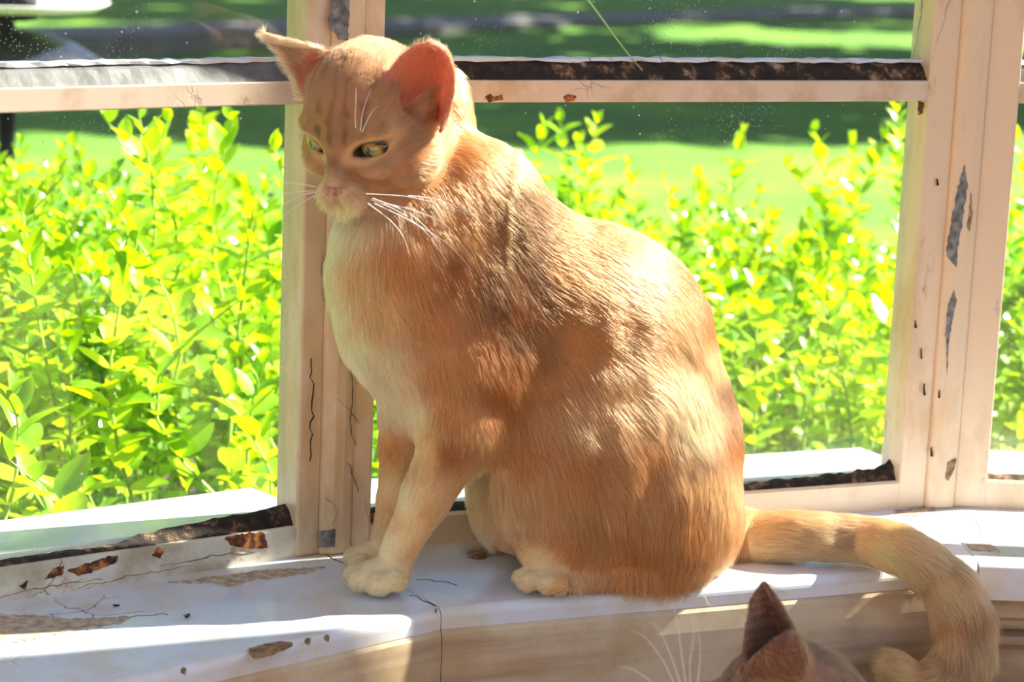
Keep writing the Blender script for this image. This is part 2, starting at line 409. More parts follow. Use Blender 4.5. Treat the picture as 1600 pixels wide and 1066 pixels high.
fl = [(-2.3, -1.6), (2.6, -1.6), (2.6, 1.82)]+[tuple(p) for p in offset_poly(.0)[::-1]]+[(-2.3, 1.05)]
tag(prism('floor', fl, FLOORZ-.05, FLOORZ, M['floor'], None, 0), kind='structure')
# outer ledge beyond the glass (white, sunlit)
for i in range(4):
    d = (W[i+1]-W[i]); d /= np.linalg.norm(d); o = np.array([-d[1], d[0]])
    a, b = W[i], W[i+1]
    led = sweep('trim_%d' % (i+5), [(.036, -.02), (.135, -.02), (.135, rail_z-.006), (.036, rail_z-.001)], a, b, d, o, M['sill']); tag(led, kind='structure')

# ------------------------------------------------------------------ garden: lawn, path, soil
def lawn_mat():
    mt, n, out = newmat('lawn_grass'); L = n.links.new
    b = N(n, 'ShaderNodeBsdfPrincipled', i_Roughness=.8); geo = N(n, 'ShaderNodeNewGeometry')
    a = N(n, 'ShaderNodeTexNoise', i_Scale=1.3, i_Detail=8., i_Roughness=.7); L(geo.outputs['Position'], a.inputs['Vector'])
    r = ramp(n, a.outputs[0], [(.32, (.05, .16, .012, 1)), (.5, (.10, .25, .012, 1)), (.7, (.20, .38, .015, 1))])
    L(r.outputs[0], b.inputs['Base Color']); L(b.outputs[0], out.inputs[0]); return mt
M['lawn'] = lawn_mat()
M['path'] = simple('gravel_path', (.24, .21, .23), .8, .5, 9, .15)
gx = np.linspace(-60, 60, 61); gy = np.concatenate([np.linspace(1.2, 12, 40), np.linspace(12.5, 120, 60)])
nr = np.random.default_rng(5)
v = [(x, y, GROUND+.03*math.sin(x*.7+1)*min(1, max(0, (y-4)/6))+.04*math.sin(y*.5+x*.2)*min(1, max(0, (y-4)/6))) for y in gy for x in gx]
nx = len(gx); f = [(r*nx+c, r*nx+c+1, (r+1)*nx+c+1, (r+1)*nx+c) for r in range(len(gy)-1) for c in range(nx-1)]
tag(mk('ground', v, f, M['lawn'], smooth=True), kind='structure')
pa = onz(150, 52, GROUND+.06); pb = onz(1150, 26, GROUND+.06); pd = (pb-pa)[:2]; pd /= np.linalg.norm(pd); pn = np.array([-pd[1], pd[0]])
q = [pa[:2]-pd*12-pn*.25, pa[:2]+pd*30-pn*.25, pa[:2]+pd*30+pn*.3, pa[:2]-pd*12+pn*.3]
tag(prism('path', q, GROUND-.05, GROUND+.075, M['path'], None, 0), kind='structure')
# planting bed
sg = 46; v = []; f = []
for i in range(sg+1):
    for j in range(24):
        x = -2.4+5.2*i/sg; y = 1.05+2.9*j/23+ .0
        v.append((x, y, GROUND+.02+.05*nr.random()))
for i in range(sg):
    for j in range(23): f.append((i*24+j, (i+1)*24+j, (i+1)*24+j+1, i*24+j+1))
bed = mk('flower_bed_soil', v, f, M['soil'], smooth=True); tag(bed, kind='structure')

# ------------------------------------------------------------------ hedge shrubs of single leaves
def leaf_template(fold, curl, wd):
    xs = [0, .12, .34, .60, .84, 1.0]; ws = [.02, .16, .27, .26, .14, 0]
    v = []; f = []
    for x, w_ in zip(xs, ws):
        z = -curl*x*x
        if w_ == 0: v.append((x, 0, z))
        else: v += [(x, -w_*wd, z+fold*w_), (x, 0, z), (x, w_*wd, z+fold*w_)]
    for k in range(4):
        a = k*3; f += [(a, a+3, a+4, a+1), (a+1, a+4, a+5, a+2)]
    f += [(12, 15, 13), (13, 15, 14)]
    return np.array(v), f
LT = [leaf_template(fo, cu, wd) for fo, cu, wd in ((.35, .18, 1.), (.2, .05, 1.1), (.5, .3, .9), (.3, -.1, 1.0), (.6, .12, 1.05))]
LM = []
for v, f in LT:
    me = bpy.data.meshes.new('leaf'); me.from_pydata([tuple(p) for p in v], [], f); me.materials.append(M['leaf'])
    me.polygons.foreach_set('use_smooth', [True]*len(me.polygons)); LM.append(me)
def outdist(x, y):
    p = np.array([x, y]); best = 1e9
    for k in range(4):
        A, B = W[k], W[k+1]; d = B-A; L2 = np.dot(d, d); t = np.clip(np.dot(p-A, d)/L2, 0, 1); q = A+d*t
        dd = np.linalg.norm(p-q)
        if dd < best:
            best = dd; o = np.array([-d[1], d[0]]); sgn = np.sign(np.dot(p-q, o))
    return best*sgn
shoots = []   # (base, tip, leafsize)
hr = np.random.default_rng(11)
for k in range(5200):
    x = hr.uniform(-1.7, 2.5); y = hr.uniform(1.5, 3.55)
    if abs(x) > .28*y+.35: continue
    dd = outdist(x, y)
    if dd < .23: continue
    if hr.random() > (.42 if y < 2.6 else .50): continue
    zt = -.30+.36*min(1, max(0, (dd-.15)/.55))+hr.normal(0, .035)
    if x < -.1: zt += .03
    if x > .5: zt += .05*min(1, (x-.5)*2)
    if y > 3.1: zt -= (y-3.1)*.25
    L_ = hr.uniform(.16, .36); tilt = hr.normal(0, .22, 2)
    tip = np.array([x, y, zt]); base = tip-np.array([tilt[0], tilt[1], 1])*L_
    shoots.append((base, tip, hr.uniform(.026, .038)))
for (px, py, y, L_, ls) in ((215, 185, 2.42, .30, .042), (165, 192, 2.5, .26, .040), (365, 188, 2.5, .26, .038), (262, 190, 2.6, .24, .036), (105, 275, 2.4, .22, .038),
        (300, 240, 2.55, .22, .036), (425, 235, 2.4, .3, .04), (35, 330, 2.3, .24, .04), (395, 330, 2.35, .22, .038), (160, 300, 2.35, .25, .042), (215, 380, 2.2, .26, .044), (130, 330, 2.45, .2, .04), (340, 255, 2.7, .25, .036),
        (20, 620, 1.95, .14, .046), (12, 720, 1.9, .12, .05), (320, 590, 2.2, .22, .044), (410, 570, 2.25, .2, .044), (45, 400, 2.3, .25, .042), (380, 470, 2.2, .2, .04),
        (875, 190, 3.2, .3, .036), (930, 192, 3.2, .3, .036), (905, 225, 3.1, .25, .034), (850, 200, 3.25, .28, .036), (1160, 212, 3.2, .25, .036), (1270, 205, 3.2, .3, .036), (1400, 175, 3.1, .35, .036), (1425, 200, 3.2, .3, .036),
        (1330, 225, 3.3, .3, .034), (1380, 215, 3.1, .3, .034), (1585, 220, 3.1, .3, .036), (1225, 260, 3.2, .25, .034), (1090, 280, 3.3, .2, .034), (1180, 430, 2.6, .25, .042), (1265, 420, 2.6, .25, .042), (1380, 430, 2.6, .22, .042), (1560, 340, 2.9, .25, .04), (980, 265, 3.2, .2, .034)):
    tip = ony(px, py, y); t_ = hr.normal(0, .10, 2); base = tip-np.array([t_[0], t_[1], 1])*L_
    shoots.append((base, tip, ls))
cells = [(-9, -.62, 'leafy shrub past the far left edge of the left window pane'), (-.62, -.34, 'leafy shrub with tall upright shoots in the lower left pane'),
         (-.34, -.08, 'leafy shrub outside the left pane next to the post beside the cat'), (-.08, .16, 'leafy shrub mostly hidden behind the sitting cat'),
         (.16, .40, 'leafy shrub just past the cat\'s shoulder, one tall double shoot'), (.40, .64, 'leafy shrub in the middle of the wide pane, right of the cat\'s back'),
         (.64, .90, 'leafy shrub at the right end of the wide pane with raised shoots'), (.90, 9, 'leafy shrub in the narrow right pane past the white post')]
shr = []
for lo, hi, lab in cells:
    r_ = empty('hedge_shrub', (max(-1, min(1.1, (lo+hi)/2)), 2.8, GROUND)); tag(r_, lab, 'shrub', 'leafy shrubs of the hedge outside'); shr.append((r_, []))
bpy.context.view_layer.update()
def frame_of(dirv, up):
    x = dirv/np.linalg.norm(dirv); y = np.cross(up, x); y /= np.linalg.norm(y)+1e-9; z = np.cross(x, y)
    return np.stack([x, y, z], 1)
for base, tip, ls in shoots:
    xm = tip[0]*2.9/tip[1] if False else tip[0]
    ci = next(k for k, c in enumerate(cells) if c[0] <= xm < c[1])
    root, leaves = shr[ci]; off = np.array(root.location)
    L_ = np.linalg.norm(tip-base); bow = hr.normal(0, .03, 3)*[1, 1, 0]
    pts = [base+(tip-base)*t+bow*math.sin(t*3.1)*1. for t in np.linspace(0, 1, 6)]
    # stem down to the soil
    foot = np.array([base[0]+hr.normal(0, .04), base[1]+hr.normal(0, .04), GROUND+.01])
    pts = [foot]+pts; v = []; f = []
    for k, p in enumerate(pts):
        rr = .0026*(1-.7*k/len(pts))
        for a in range(4): v.append((p[0]+rr*math.cos(a*1.571)-off[0], p[1]+rr*math.sin(a*1.571)-off[1], p[2]-off[2]))
    for k in range(len(pts)-1):
        for a in range(4):
            i0 = k*4+a; i1 = k*4+(a+1) % 4; f.append((i0, i1, i1+4, i0+4))
    mk('stem', v, f, M['stem'], root, True)
    npair = max(4, int(L_/.019)); ax = (tip-base)/L_; phi = hr.uniform(0, 6.28)
    for k in range(npair):
        t = 1-(k/npair)*.97; p = base+(tip-base)*t+bow*math.sin(t*3.1)
        size = ls*(.55+.45*min(1, k/2.5))*hr.uniform(.85, 1.2)
        el = math.radians(68-10*min(k, 4)+hr.normal(0, 10))
        for sgn in (0, math.pi):
            a = phi+k*1.571+sgn+hr.normal(0, .2)
            hv = np.array([math.cos(a), math.sin(a), 0]); dv = hv*math.cos(el)+ax*math.sin(el)
            R_ = frame_of(dv, ax+hr.normal(0, .15, 3))
            leaves.append((p, R_, size, int(hr.integers(5))))
nl = 0
for root, leaves in shr:
    off = np.array(root.location)
    leaves.sort(key=lambda q: np.linalg.norm(q[0]-EYE)/q[2])
    for (p, R_, s_, ti) in leaves[:230]:
        o = bpy.data.objects.new('leaf', LM[ti]); COL.objects.link(o); o.parent = root
        mm = Matrix.Identity(4)
        for a in range(3):
            for b in range(3): mm[a][b] = R_[a, b]*s_
            mm[a][3] = p[a]-off[a]
        o.matrix_local = mm; nl += 1
    V = []; Fc = []; c = 0
    for (p, R_, s_, ti) in leaves[230:]:
        v, f = LT[ti]; V.append(v@R_.T*s_+p-off); Fc += [tuple(i+c for i in q) for q in f]; c += len(v)
    if V:
        o = mk('foliage', np.concatenate(V), Fc, M['leaf'], root, True); o['kind'] = 'stuff'
print('leaves', sum(len(l) for _, l in shr), 'objects', nl, 'shoots', len(shoots))

# ------------------------------------------------------------------ trees right of the view, they shade the far lawn
M['bark'] = simple('bark', (.16, .12, .09), .9, 1, 12, .3)
M['tree_leaf'] = leaf_mat('tree_leaf', (.04, .13, .02, 1), (.06, .18, .02, 1), (.09, .22, .03, 1))
def tree(x, y, h, rad, lab, seed):
    r = np.random.default_rng(seed); root = empty('broadleaf_tree', (x, y, GROUND)); tag(root, lab, 'tree', 'trees beside the lawn')
    bm = bmesh.new(); bmesh.ops.create_cone(bm, cap_ends=True, segments=12, radius1=.24, radius2=.12, depth=h*.6, matrix=Matrix.Translation((0, 0, h*.3)))
    bm_obj('trunk', bm, M['bark'], root, True)
    V = []; Fc = []
    for k in range(2600):
        d = r.normal(0, 1, 3); d /= np.linalg.norm(d); rr = rad*r.uniform(.45, 1.0)**.5*(1+.2*math.sin(5*d[0]+seed)*math.cos(4*d[1]))
        p = np.array([0, 0, h*.60])+d*rr*np.array([1, 1, h*.4/rad]); t = r.normal(0, 1, (2, 3)); t[0] /= np.linalg.norm(t[0]); t[1] -= t[0]*np.dot(t[0], t[1]); t[1] /= np.linalg.norm(t[1])
        s_ = r.uniform(.16, .3); c = len(V); V += [p-t[0]*s_, p+t[1]*s_*.6, p+t[0]*s_, p-t[1]*s_*.6]; Fc.append((c, c+1, c+2, c+3))
    o = mk('foliage', V, Fc, M['tree_leaf'], root); o['kind'] = 'stuff'
tree(4.2, 13.0, 8.2, 2.2, 'broadleaf tree nearest the house that shades the lawn', 1)
tree(5.0, 18.2, 8.6, 2.2, 'taller broadleaf tree behind the first one', 2)
tree(10.2, 14.6, 8.5, 2.0, 'broadleaf tree farthest out beside the lawn', 3)
tree(10.6, 20.4, 8.5, 2.1, 'broadleaf tree at the edge of the path', 4)

# ------------------------------------------------------------------ bird feeder pole with dome baffle, far left
M['dark_metal'] = simple('dark_blue_metal', (.006, .010, .035), .35, 0, 5, .1)
M['pale_metal'] = simple('pale_metal', (.75, .75, .78), .3, 0, 5, .05)
yf = 3.9
pc = ony(10, 130, yf); sc_ = mpp(pc)
fd = empty('bird_feeder', (pc[0], pc[1], GROUND)); tag(fd, 'dark domed bird feeder on a post, out of focus at top left', 'bird feeder')
def lathe(name, prof, mat, parent, seg=40, loc=(0, 0, 0)):
    v = []; f = []; n_ = len(prof)
    for k in range(seg):
        a = 2*math.pi*k/seg
        for r, z in prof: v.append((r*math.cos(a)+loc[0], r*math.sin(a)+loc[1], z+loc[2]))
    for k in range(seg):
        for j in range(n_-1):
            a = k*n_+j; b = ((k+1) % seg)*n_+j; f.append((a, b, b+1, a+1))
    return mk(name, v, f, mat, parent, True)
zz = lambda py: ony(10, py, yf)[2]-GROUND
lathe('pole', [(0, 0), (.014, 0), (.014, zz(20)), (0, zz(20))], M['dark_metal'], fd, 16)
R1 = 174*sc_
lathe('dome_baffle', [(.012, zz(44)), (R1*.30, zz(48)), (R1*.62, zz(66)), (R1*.84, zz(90)), (R1*.97, zz(120)), (R1, zz(128)), (R1*.97, zz(128)), (R1*.8, zz(96)), (R1*.6, zz(72)), (.012, zz(50))], M['dark_metal'], fd)
lathe('baffle_highlight', [(R1*.84+.001, zz(90)), (R1*.97+.002, zz(118)), (R1+.004, zz(128)), (R1-.002, zz(130))], M['pale_metal'], fd)  # pale band put on as the bright highlight at the dome's edge
lathe('seed_tray', [(0, zz(16)), (R1*.80, zz(12)), (R1*.92, zz(0)), (R1*.9, zz(-2)), (R1*.78, zz(8)), (0, zz(12))], M['pale_metal'], fd)
lathe('feeder_body', [(0, zz(30)), (R1*.28, zz(30)), (R1*.28, zz(-90)), (0, zz(-90))], M['dark_metal'], fd)
lathe('roof', [(R1*.9, zz(-90)), (R1*.4, zz(-130)), (0, zz(-150)), (0, zz(-145)), (R1*.4, zz(-124)), (R1*.88, zz(-88))], M['dark_metal'], fd)

# ------------------------------------------------------------------ cats: signed-distance bodies meshed with OpenVDB
import openvdb
def smin(a, b, k):
    h = np.clip(.5+.5*(b-a)/k, 0, 1); return b+(a-b)*h-k*h*(1-h)
def smax(a, b, k): return -smin(-a, -b, k)
class SDF:
    def __init__(s, lo, hi, vox):
        s.lo = np.array(lo, float); s.vox = vox; s.n = np.ceil((np.array(hi)-s.lo)/vox).astype(int)+1
        s.g = np.full(s.n, .05, np.float32)
    def region(s, lo, hi):
        a = np.clip(np.floor((np.asarray(lo)-s.lo)/s.vox).astype(int), 0, s.n); b = np.clip(np.ceil((np.asarray(hi)-s.lo)/s.vox).astype(int)+1, 0, s.n)
        ax = [s.lo[i]+s.vox*np.arange(a[i], b[i]) for i in range(3)]
        X = np.stack(np.meshgrid(*ax, indexing='ij'), -1)
        return tuple(slice(a[i], b[i]) for i in range(3)), X
    def ell(s, c, r, R=np.eye(3), k=.01, cut=False):
        """ellipsoid, columns of R are its axes"""
        c = np.asarray(c); r = np.asarray(r, float); ext = np.sqrt(((R*r)**2).sum(1))+k+.012
        sl, X = s.region(c-ext, c+ext)
        if X.size == 0: return
        q = (X-c)@R; k0 = np.linalg.norm(q/r, axis=-1); k1 = np.linalg.norm(q/r**2, axis=-1)+1e-9
        d = k0*(k0-1)/k1
        s.g[sl] = smax(s.g[sl], -d, k) if cut else smin(s.g[sl], d, k)
    def cone(s, p, q, r0, r1, k=.01):
        p = np.asarray(p); q = np.asarray(q); ba = q-p; l2 = ba@ba; m_ = max(r0, r1)+k+.012
        sl, X = s.region(np.minimum(p, q)-m_, np.maximum(p, q)+m_)
        if X.size == 0: return
        t = np.clip(((X-p)@ba)/l2, 0, 1); d = np.linalg.norm(X-p-t[..., None]*ba, axis=-1)-(r0+(r1-r0)*t)
        s.g[sl] = smin(s.g[sl], d, k)
    def sheet(s, pts, th, k=.003):
        """thin curved sheet given by a dense cloud of points"""
        lo = pts.min(0)-.012; hi = pts.max(0)+.012; sl, X = s.region(lo, hi); sh = X.shape[:3]; Xf = X.reshape(-1, 3).astype(np.float32); P_ = pts.astype(np.float32)
        d = np.empty(len(Xf), np.float32); p2 = (P_**2).sum(1)
        for i in range(0, len(Xf), 20000):
            x = Xf[i:i+20000]; dd = (x**2).sum(1)[:, None]+p2-2*x@P_.T; d[i:i+20000] = np.sqrt(np.maximum(dd.min(1), 0))
        s.g[sl] = smin(s.g[sl], d.reshape(sh)-th, k)
    def mesh(s, iso=0.):
        gr = openvdb.FloatGrid(background=.05); gr.copyFromArray(s.g.astype(np.float32)); gr.transform = openvdb.createLinearTransform(voxelSize=s.vox)
        P_, Q_ = gr.convertToQuads(iso)
        return np.asarray(P_, float)+s.lo, np.asarray(Q_)
def vnormals(V, Q):
    n_ = np.cross(V[Q[:, 2]]-V[Q[:, 0]], V[Q[:, 3]]-V[Q[:, 1]]); vn = np.zeros_like(V)
    for k in range(4): np.add.at(vn, Q[:, k], n_)
    return vn/(np.linalg.norm(vn, axis=1)[:, None]+1e-12)
def largest(V, Q):
    """keep the biggest connected shell"""
    lab = np.arange(len(V))
    while True:
        m_ = lab[Q].min(1); new = lab.copy()
        for k in range(4): np.minimum.at(new, Q[:, k], m_)
        new = new[new]
        if (new == lab).all(): break
        lab = new
    u, c = np.unique(lab, return_counts=True); keep = lab == u[c.argmax()]
    idx = -np.ones(len(V), int); idx[keep] = np.arange(keep.sum()); Qk = Q[keep[Q[:, 0]]]
    return V[keep], idx[Qk]
_h = np.random.default_rng(99).random((32, 32, 32, 3)).astype(np.float32)*2-1
def vnoise(p, sc):
    q = p*sc+100; i = np.floor(q).astype(int); f = q-i; f = f*f*(3-2*f); r = 0
    for a in (0, 1):
        for b in (0, 1):
            for c in (0, 1):
                w_ = (f[:, 0] if a else 1-f[:, 0])*(f[:, 1] if b else 1-f[:, 1])*(f[:, 2] if c else 1-f[:, 2])
                r = r+w_[:, None]*_h[(i[:, 0]+a) % 32, (i[:, 1]+b) % 32, (i[:, 2]+c) % 32]
    return r
def clump_pts(p, cell):
    q = p/cell; i0 = np.floor(q).astype(int); best = np.full(len(p), 1e9); bp = p.copy()
    for a in (-1, 0, 1):
        for b in (-1, 0, 1):
            for c in (-1, 0, 1):
                i = i0+[a, b, c]; pt = i+.5+.45*_h[i[:, 0] % 32, i[:, 1] % 32, i[:, 2] % 32]
                d = ((pt-q)**2).sum(1); m_ = d < best; best[m_] = d[m_]; bp[m_] = pt[m_]*cell
    return bp
def idw(xy, ctrl, vals, pw_=3.):
    d = ((xy[:, None, :]-ctrl[None])**2).sum(-1)**.5+4; w_ = 1/d**pw_; w_ /= w_.sum(1)[:, None]
    return w_@vals
def srgb(*c): return [((x/255+.055)/1.055)**2.4 if x > 10 else x/255/12.92 for x in c]
def fur(name, V, Q, VN, dens, attrs, n, mat, parent, seed=1, rad=.00008, segs=5, clump=.16, cell=.0055, wild=.17):
    """attrs(p, nrm) -> direction (unit, any), length, colour, lift ; dens per-vertex weight"""
    r = np.random.default_rng(seed)
    T = np.concatenate([Q[:, [0, 1, 2]], Q[:, [0, 2, 3]]]); ar = np.linalg.norm(np.cross(V[T[:, 1]]-V[T[:, 0]], V[T[:, 2]]-V[T[:, 0]]), axis=1)
    wt = ar*dens[T].mean(1); cs = np.cumsum(wt); cs /= cs[-1]; ti = np.searchsorted(cs, r.random(n)); ti = np.minimum(ti, len(T)-1)
    u = r.random(n); v_ = r.random(n); m_ = u+v_ > 1; u[m_] = 1-u[m_]; v_[m_] = 1-v_[m_]; t = T[ti]
    bw = np.stack([1-u-v_, u, v_], 1)[..., None]
    p = (V[t]*bw).sum(1); nn = (VN[t]*bw).sum(1); nn /= np.linalg.norm(nn, axis=1)[:, None]
    D, Ln, C, lift = attrs(p, nn)
    D = D+wild*(vnoise(p, 160)+.8*r.normal(0, .5, D.shape))+.20*vnoise(p, 45)
    D = D-nn*(D*nn).sum(1)[:, None]; D /= np.linalg.norm(D, axis=1)[:, None]+1e-9
    Ln = Ln*r.uniform(.65, 1.2, n)*(1+.25*vnoise(p, 60)[:, 0]); lift = np.clip(lift*(1+.5*vnoise(p, 70)[:, 1])+r.normal(0, .06, n), .03, 1.2)
    cp = clump_pts(p+D*Ln[:, None]*.5, cell); cdir = cp-(p+D*Ln[:, None]*.5)
    pts = np.empty((n, segs, 3), np.float32); sag = np.zeros(3); sag[2] = -.10
    for k in range(segs):
        s_ = k/(segs-1)
        q = p-nn*.0006+D*(Ln*s_)[:, None]+nn*(Ln*lift*(1.15*s_-.65*s_*s_))[:, None]+cdir*(clump*s_**1.5)+sag*(Ln*s_*s_)[:, None]
        pts[:, k] = q
    cu = bpy.data.hair_curves.new(name); cu.add_curves([segs]*n)
    cu.attributes['position'].data.foreach_set('vector', pts.ravel())
    rr = np.tile(np.array([1.]*(segs-2)+[.75, .12])[:segs], n)*np.repeat(rad*r.uniform(.7, 1.3, n), segs)
    ra = cu.attributes.get('radius') or cu.attributes.new('radius', 'FLOAT', 'POINT'); ra.data.foreach_set('value', rr.astype(np.float32))
    C = C*r.normal(1, .19, (n, 1)); C = np.clip(C, .004, .97)
    ca = cu.attributes.new('hair_color', 'FLOAT_COLOR', 'CURVE'); ca.data.foreach_set('color', np.concatenate([C, np.ones((n, 1))], 1).astype(np.float32).ravel())
    cu.materials.append(mat); o = bpy.data.objects.new(name, cu); COL.objects.link(o); o.parent = parent; o['kind'] = 'stuff'
    return o
def fur_mat(name, rough=.35):
    mt, n, out = newmat(name); L = n.links.new
    a = N(n, 'ShaderNodeAttribute', attribute_name='hair_color')
    h = N(n, 'ShaderNodeBsdfHairPrincipled'); h.parametrization = 'COLOR'
    h.inputs['Roughness'].default_value = rough; h.inputs['Radial Roughness'].default_value = .55; h.inputs['Random Roughness'].default_value = .1
    L(a.outputs['Color'], h.inputs['Color'])
    d = N(n, 'ShaderNodeBsdfDiffuse'); L(a.outputs['Color'], d.inputs[0])
    mx = N(n, 'ShaderNodeMixShader', i_Fac=.35); L(h.outputs[0], mx.inputs[1]); L(d.outputs[0], mx.inputs[2]); L(mx.outputs[0], out.inputs[0])
    return mt
def skin_mat(name):
    mt, n, out = newmat(name); L = n.links.new
    a = N(n, 'ShaderNodeAttribute', attribute_name='skin_color')
    b = N(n, 'ShaderNodeBsdfPrincipled', i_Roughness=.7); b.inputs['Subsurface Weight'].default_value = .25; b.inputs['Subsurface Radius'].default_value = (1, .35, .2); b.inputs['Subsurface Scale'].default_value = .004
    tl = N(n, 'ShaderNodeBsdfTranslucent'); tl.inputs[0].default_value = (.85, .42, .32, 1)
    te = N(n, 'ShaderNodeAttribute', attribute_name='thin'); ml = N(n, 'ShaderNodeMath', operation='MULTIPLY'); L(te.outputs['Fac'], ml.inputs[0]); ml.inputs[1].default_value = .34
    L(a.outputs['Color'], b.inputs['Base Color'])
    mx = N(n, 'ShaderNodeMixShader'); L(ml.outputs[0], mx.inputs[0]); L(b.outputs[0], mx.inputs[1]); L(tl.outputs[0], mx.inputs[2]); L(mx.outputs[0], out.inputs[0])
    return mt
def body_mesh(name, V, Q, colr, thin, mat, parent):
    me = bpy.data.meshes.new(name); me.vertices.add(len(V)); me.vertices.foreach_set('co', V.astype(np.float32).ravel())
    me.loops.add(Q.size); me.loops.foreach_set('vertex_index', Q.astype(np.int32).ravel())
    me.polygons.add(len(Q)); me.polygons.foreach_set('loop_start', np.arange(0, Q.size, 4, dtype=np.int32)); me.update(calc_edges=True); me.validate()
    me.polygons.foreach_set('use_smooth', [True]*len(me.polygons))
    ca = me.attributes.new('skin_color', 'FLOAT_COLOR', 'POINT'); ca.data.foreach_set('color', np.concatenate([colr, np.ones((len(V), 1))], 1).astype(np.float32).ravel())
    ta = me.attributes.new('thin', 'FLOAT', 'POINT'); ta.data.foreach_set('value', thin.astype(np.float32))
    me.materials.append(mat); o = bpy.data.objects.new(name, me); COL.objects.link(o); o.parent = parent; return o
def catmull(pts, r_, sub=5):
    pts = np.array(pts); out = []; rr = []
    for i in range(len(pts)-1):
        p0, p1, p2, p3 = pts[max(i-1, 0)], pts[i], pts[i+1], pts[min(i+2, len(pts)-1)]
        for s_ in range(sub):
            t = s_/sub; out.append(.5*((2*p1)+(-p0+p2)*t+(2*p0-5*p1+4*p2-p3)*t*t+(-p0+3*p1-3*p2+p3)*t**3)); rr.append(r_[i]*(1-t)+r_[i+1]*t)
    return np.array(out+[pts[-1]]), np.array(rr+[r_[-1]])
def ear_sheet(edgeA, edgeB, Ya, Yb, Yt, back, depth, skew=1.3, nt=90, ns=100):
    """edges: pixel polylines base->tip; Ya, Yb, Yt = distance at both bases and the tip; the sheet between them bulges by depth along back"""
    def poly(e, Y0):
        n_ = len(e); pts = [ony(x, y, Y0+(Yt-Y0)*k/(n_-1)) for k, (x, y) in enumerate(e)]
        c, _ = catmull(pts, [0]*n_, 20); tt = np.linspace(0, 1, len(c)); t = np.linspace(0, 1, nt)
        return np.stack([np.interp(t, tt, c[:, a]) for a in range(3)], 1)
    A = poly(edgeA, Ya); B = poly(edgeB, Yb); t = np.linspace(0, 1, nt); out = []
    for s_ in np.linspace(0, 1, ns):
        out.append(A*(1-s_)+B*s_+np.asarray(back)*(depth*abs(math.sin(math.pi*s_**skew))**.8*(1-t)**.55)[:, None])
    return np.concatenate(out)

M['fur'] = fur_mat('cat_fur'); M['skin'] = skin_mat('cat_skin')

A0 = np.array([-.10, 1.75, 0]); TT = np.array([.94, .34, 0]); TT /= np.linalg.norm(TT); NNV = np.array([TT[1], -TT[0], 0]); ZZ = np.array([0, 0, 1.])
def P(px, py, n_=0.): return onplane(px, py, A0+NNV*n_, NNV)
PXM = 1/2050.
S = SDF((-.24, 1.60, -.22), (.44, 2.02, .46), .0021)
def rotax(ang):
    a = math.radians(ang); t = TT*math.cos(a)+ZZ*math.sin(a); z = -TT*math.sin(a)+ZZ*math.cos(a); return np.stack([t, NNV, z], 1)
def E(px, py, n_, ra, rz, rn, ang=0, k=16): S.ell(P(px, py, n_), np.array([ra, rn, rz])*PXM, rotax(ang), k*PXM)
def Cn(a, b, r0, r1, k=14): S.cone(P(*a), P(*b), r0*PXM, r1*PXM, k*PXM)
# trunk
E(868, 500, .0, 190, 160, 112, -18, 40)
E(935, 555, .0, 190, 195, 128, 0, 50)
E(1008, 700, .0, 156, 185, 132, 0, 50)
E(1030, 805, .005, 118, 95, 130, 0, 40)
E(650, 475, .004, 125, 150, 98, 8, 40)
E(705, 585, .0, 112, 120, 100, 0, 40)
E(640, 385, .010, 112, 118, 92, 0, 50)
E(722, 335, .006, 102, 118, 86, 15, 50)
E(680, 215, -.022, 56, 116, 56, 8, 40)
E(765, 345, -.002, 80, 88, 76, 20, 70)
E(790, 430, .0, 120, 120, 100, -20, 50)
E(830, 770, .0, 100, 100, 95, 0, 40)
# near foreleg
E(742, 520, .022, 92, 120, 78, 8, 60); Cn((738, 590, .030), (722, 668, .040), 78, 56, 50); Cn((722, 665, .045), (668, 770, .036), 56, 37, 20); Cn((668, 770, .036), (622, 862, .031), 37, 28, 12)
E(597, 898, .032, 46, 27, 33, 8, 12)
for x, y, n_, r_ in ((556, 897, .020, 17), (566, 907, .036, 19), (594, 913, .047, 20), (618, 908, .050, 17)): E(x, y, n_, r_*1.15, r_*.95, r_*.9, 0, 4)
# far foreleg
Cn((650, 580, -.030), (628, 690, -.034), 62, 34, 26); Cn((628, 690, -.034), (616, 780, -.035), 33, 26, 12); Cn((616, 780, -.035), (600, 850, -.035), 26, 22, 10)
E(575, 868, -.036, 30, 19, 27, 5, 10)
for x, y, n_, r_ in ((553, 866, -.046, 12), (552, 872, -.034, 13), (562, 878, -.022, 14)): E(x, y, n_, r_*1.2, r_, r_, 0, 4)
# near hind leg: thigh, hock, foot
E(945, 735, .046, 172, 158, 64, -8, 60)
E(1040, 800, .036, 104, 108, 70, 0, 60)
E(1040, 830, .046, 70, 70, 52, 0, 30)
E(900, 858, .048, 90, 42, 44, 6, 30)
E(1058, 872, .058, 54, 50, 38, 0, 16)
Cn((1050, 893, .062), (880, 901, .062), 25, 21, 14)
E(858, 903, .061, 34, 20, 27, 0, 10)
for x, y, n_, r_ in ((818, 901, .050, 14), (828, 909, .064, 16), (858, 913, .074, 15), (874, 914, .078, 13)): E(x, y, n_, r_*1.2, r_, r_*.9, 0, 4)
# far hind foot
E(930, 750, -.048, 165, 150, 62, -8, 60)
Cn((900, 850, -.055), (762, 862, -.050), 26, 19, 14)
for x, y, n_ in ((742, 866, -.062), (740, 870, -.050), (748, 875, -.038)): E(x, y, n_, 15, 12, 12, 0, 4)
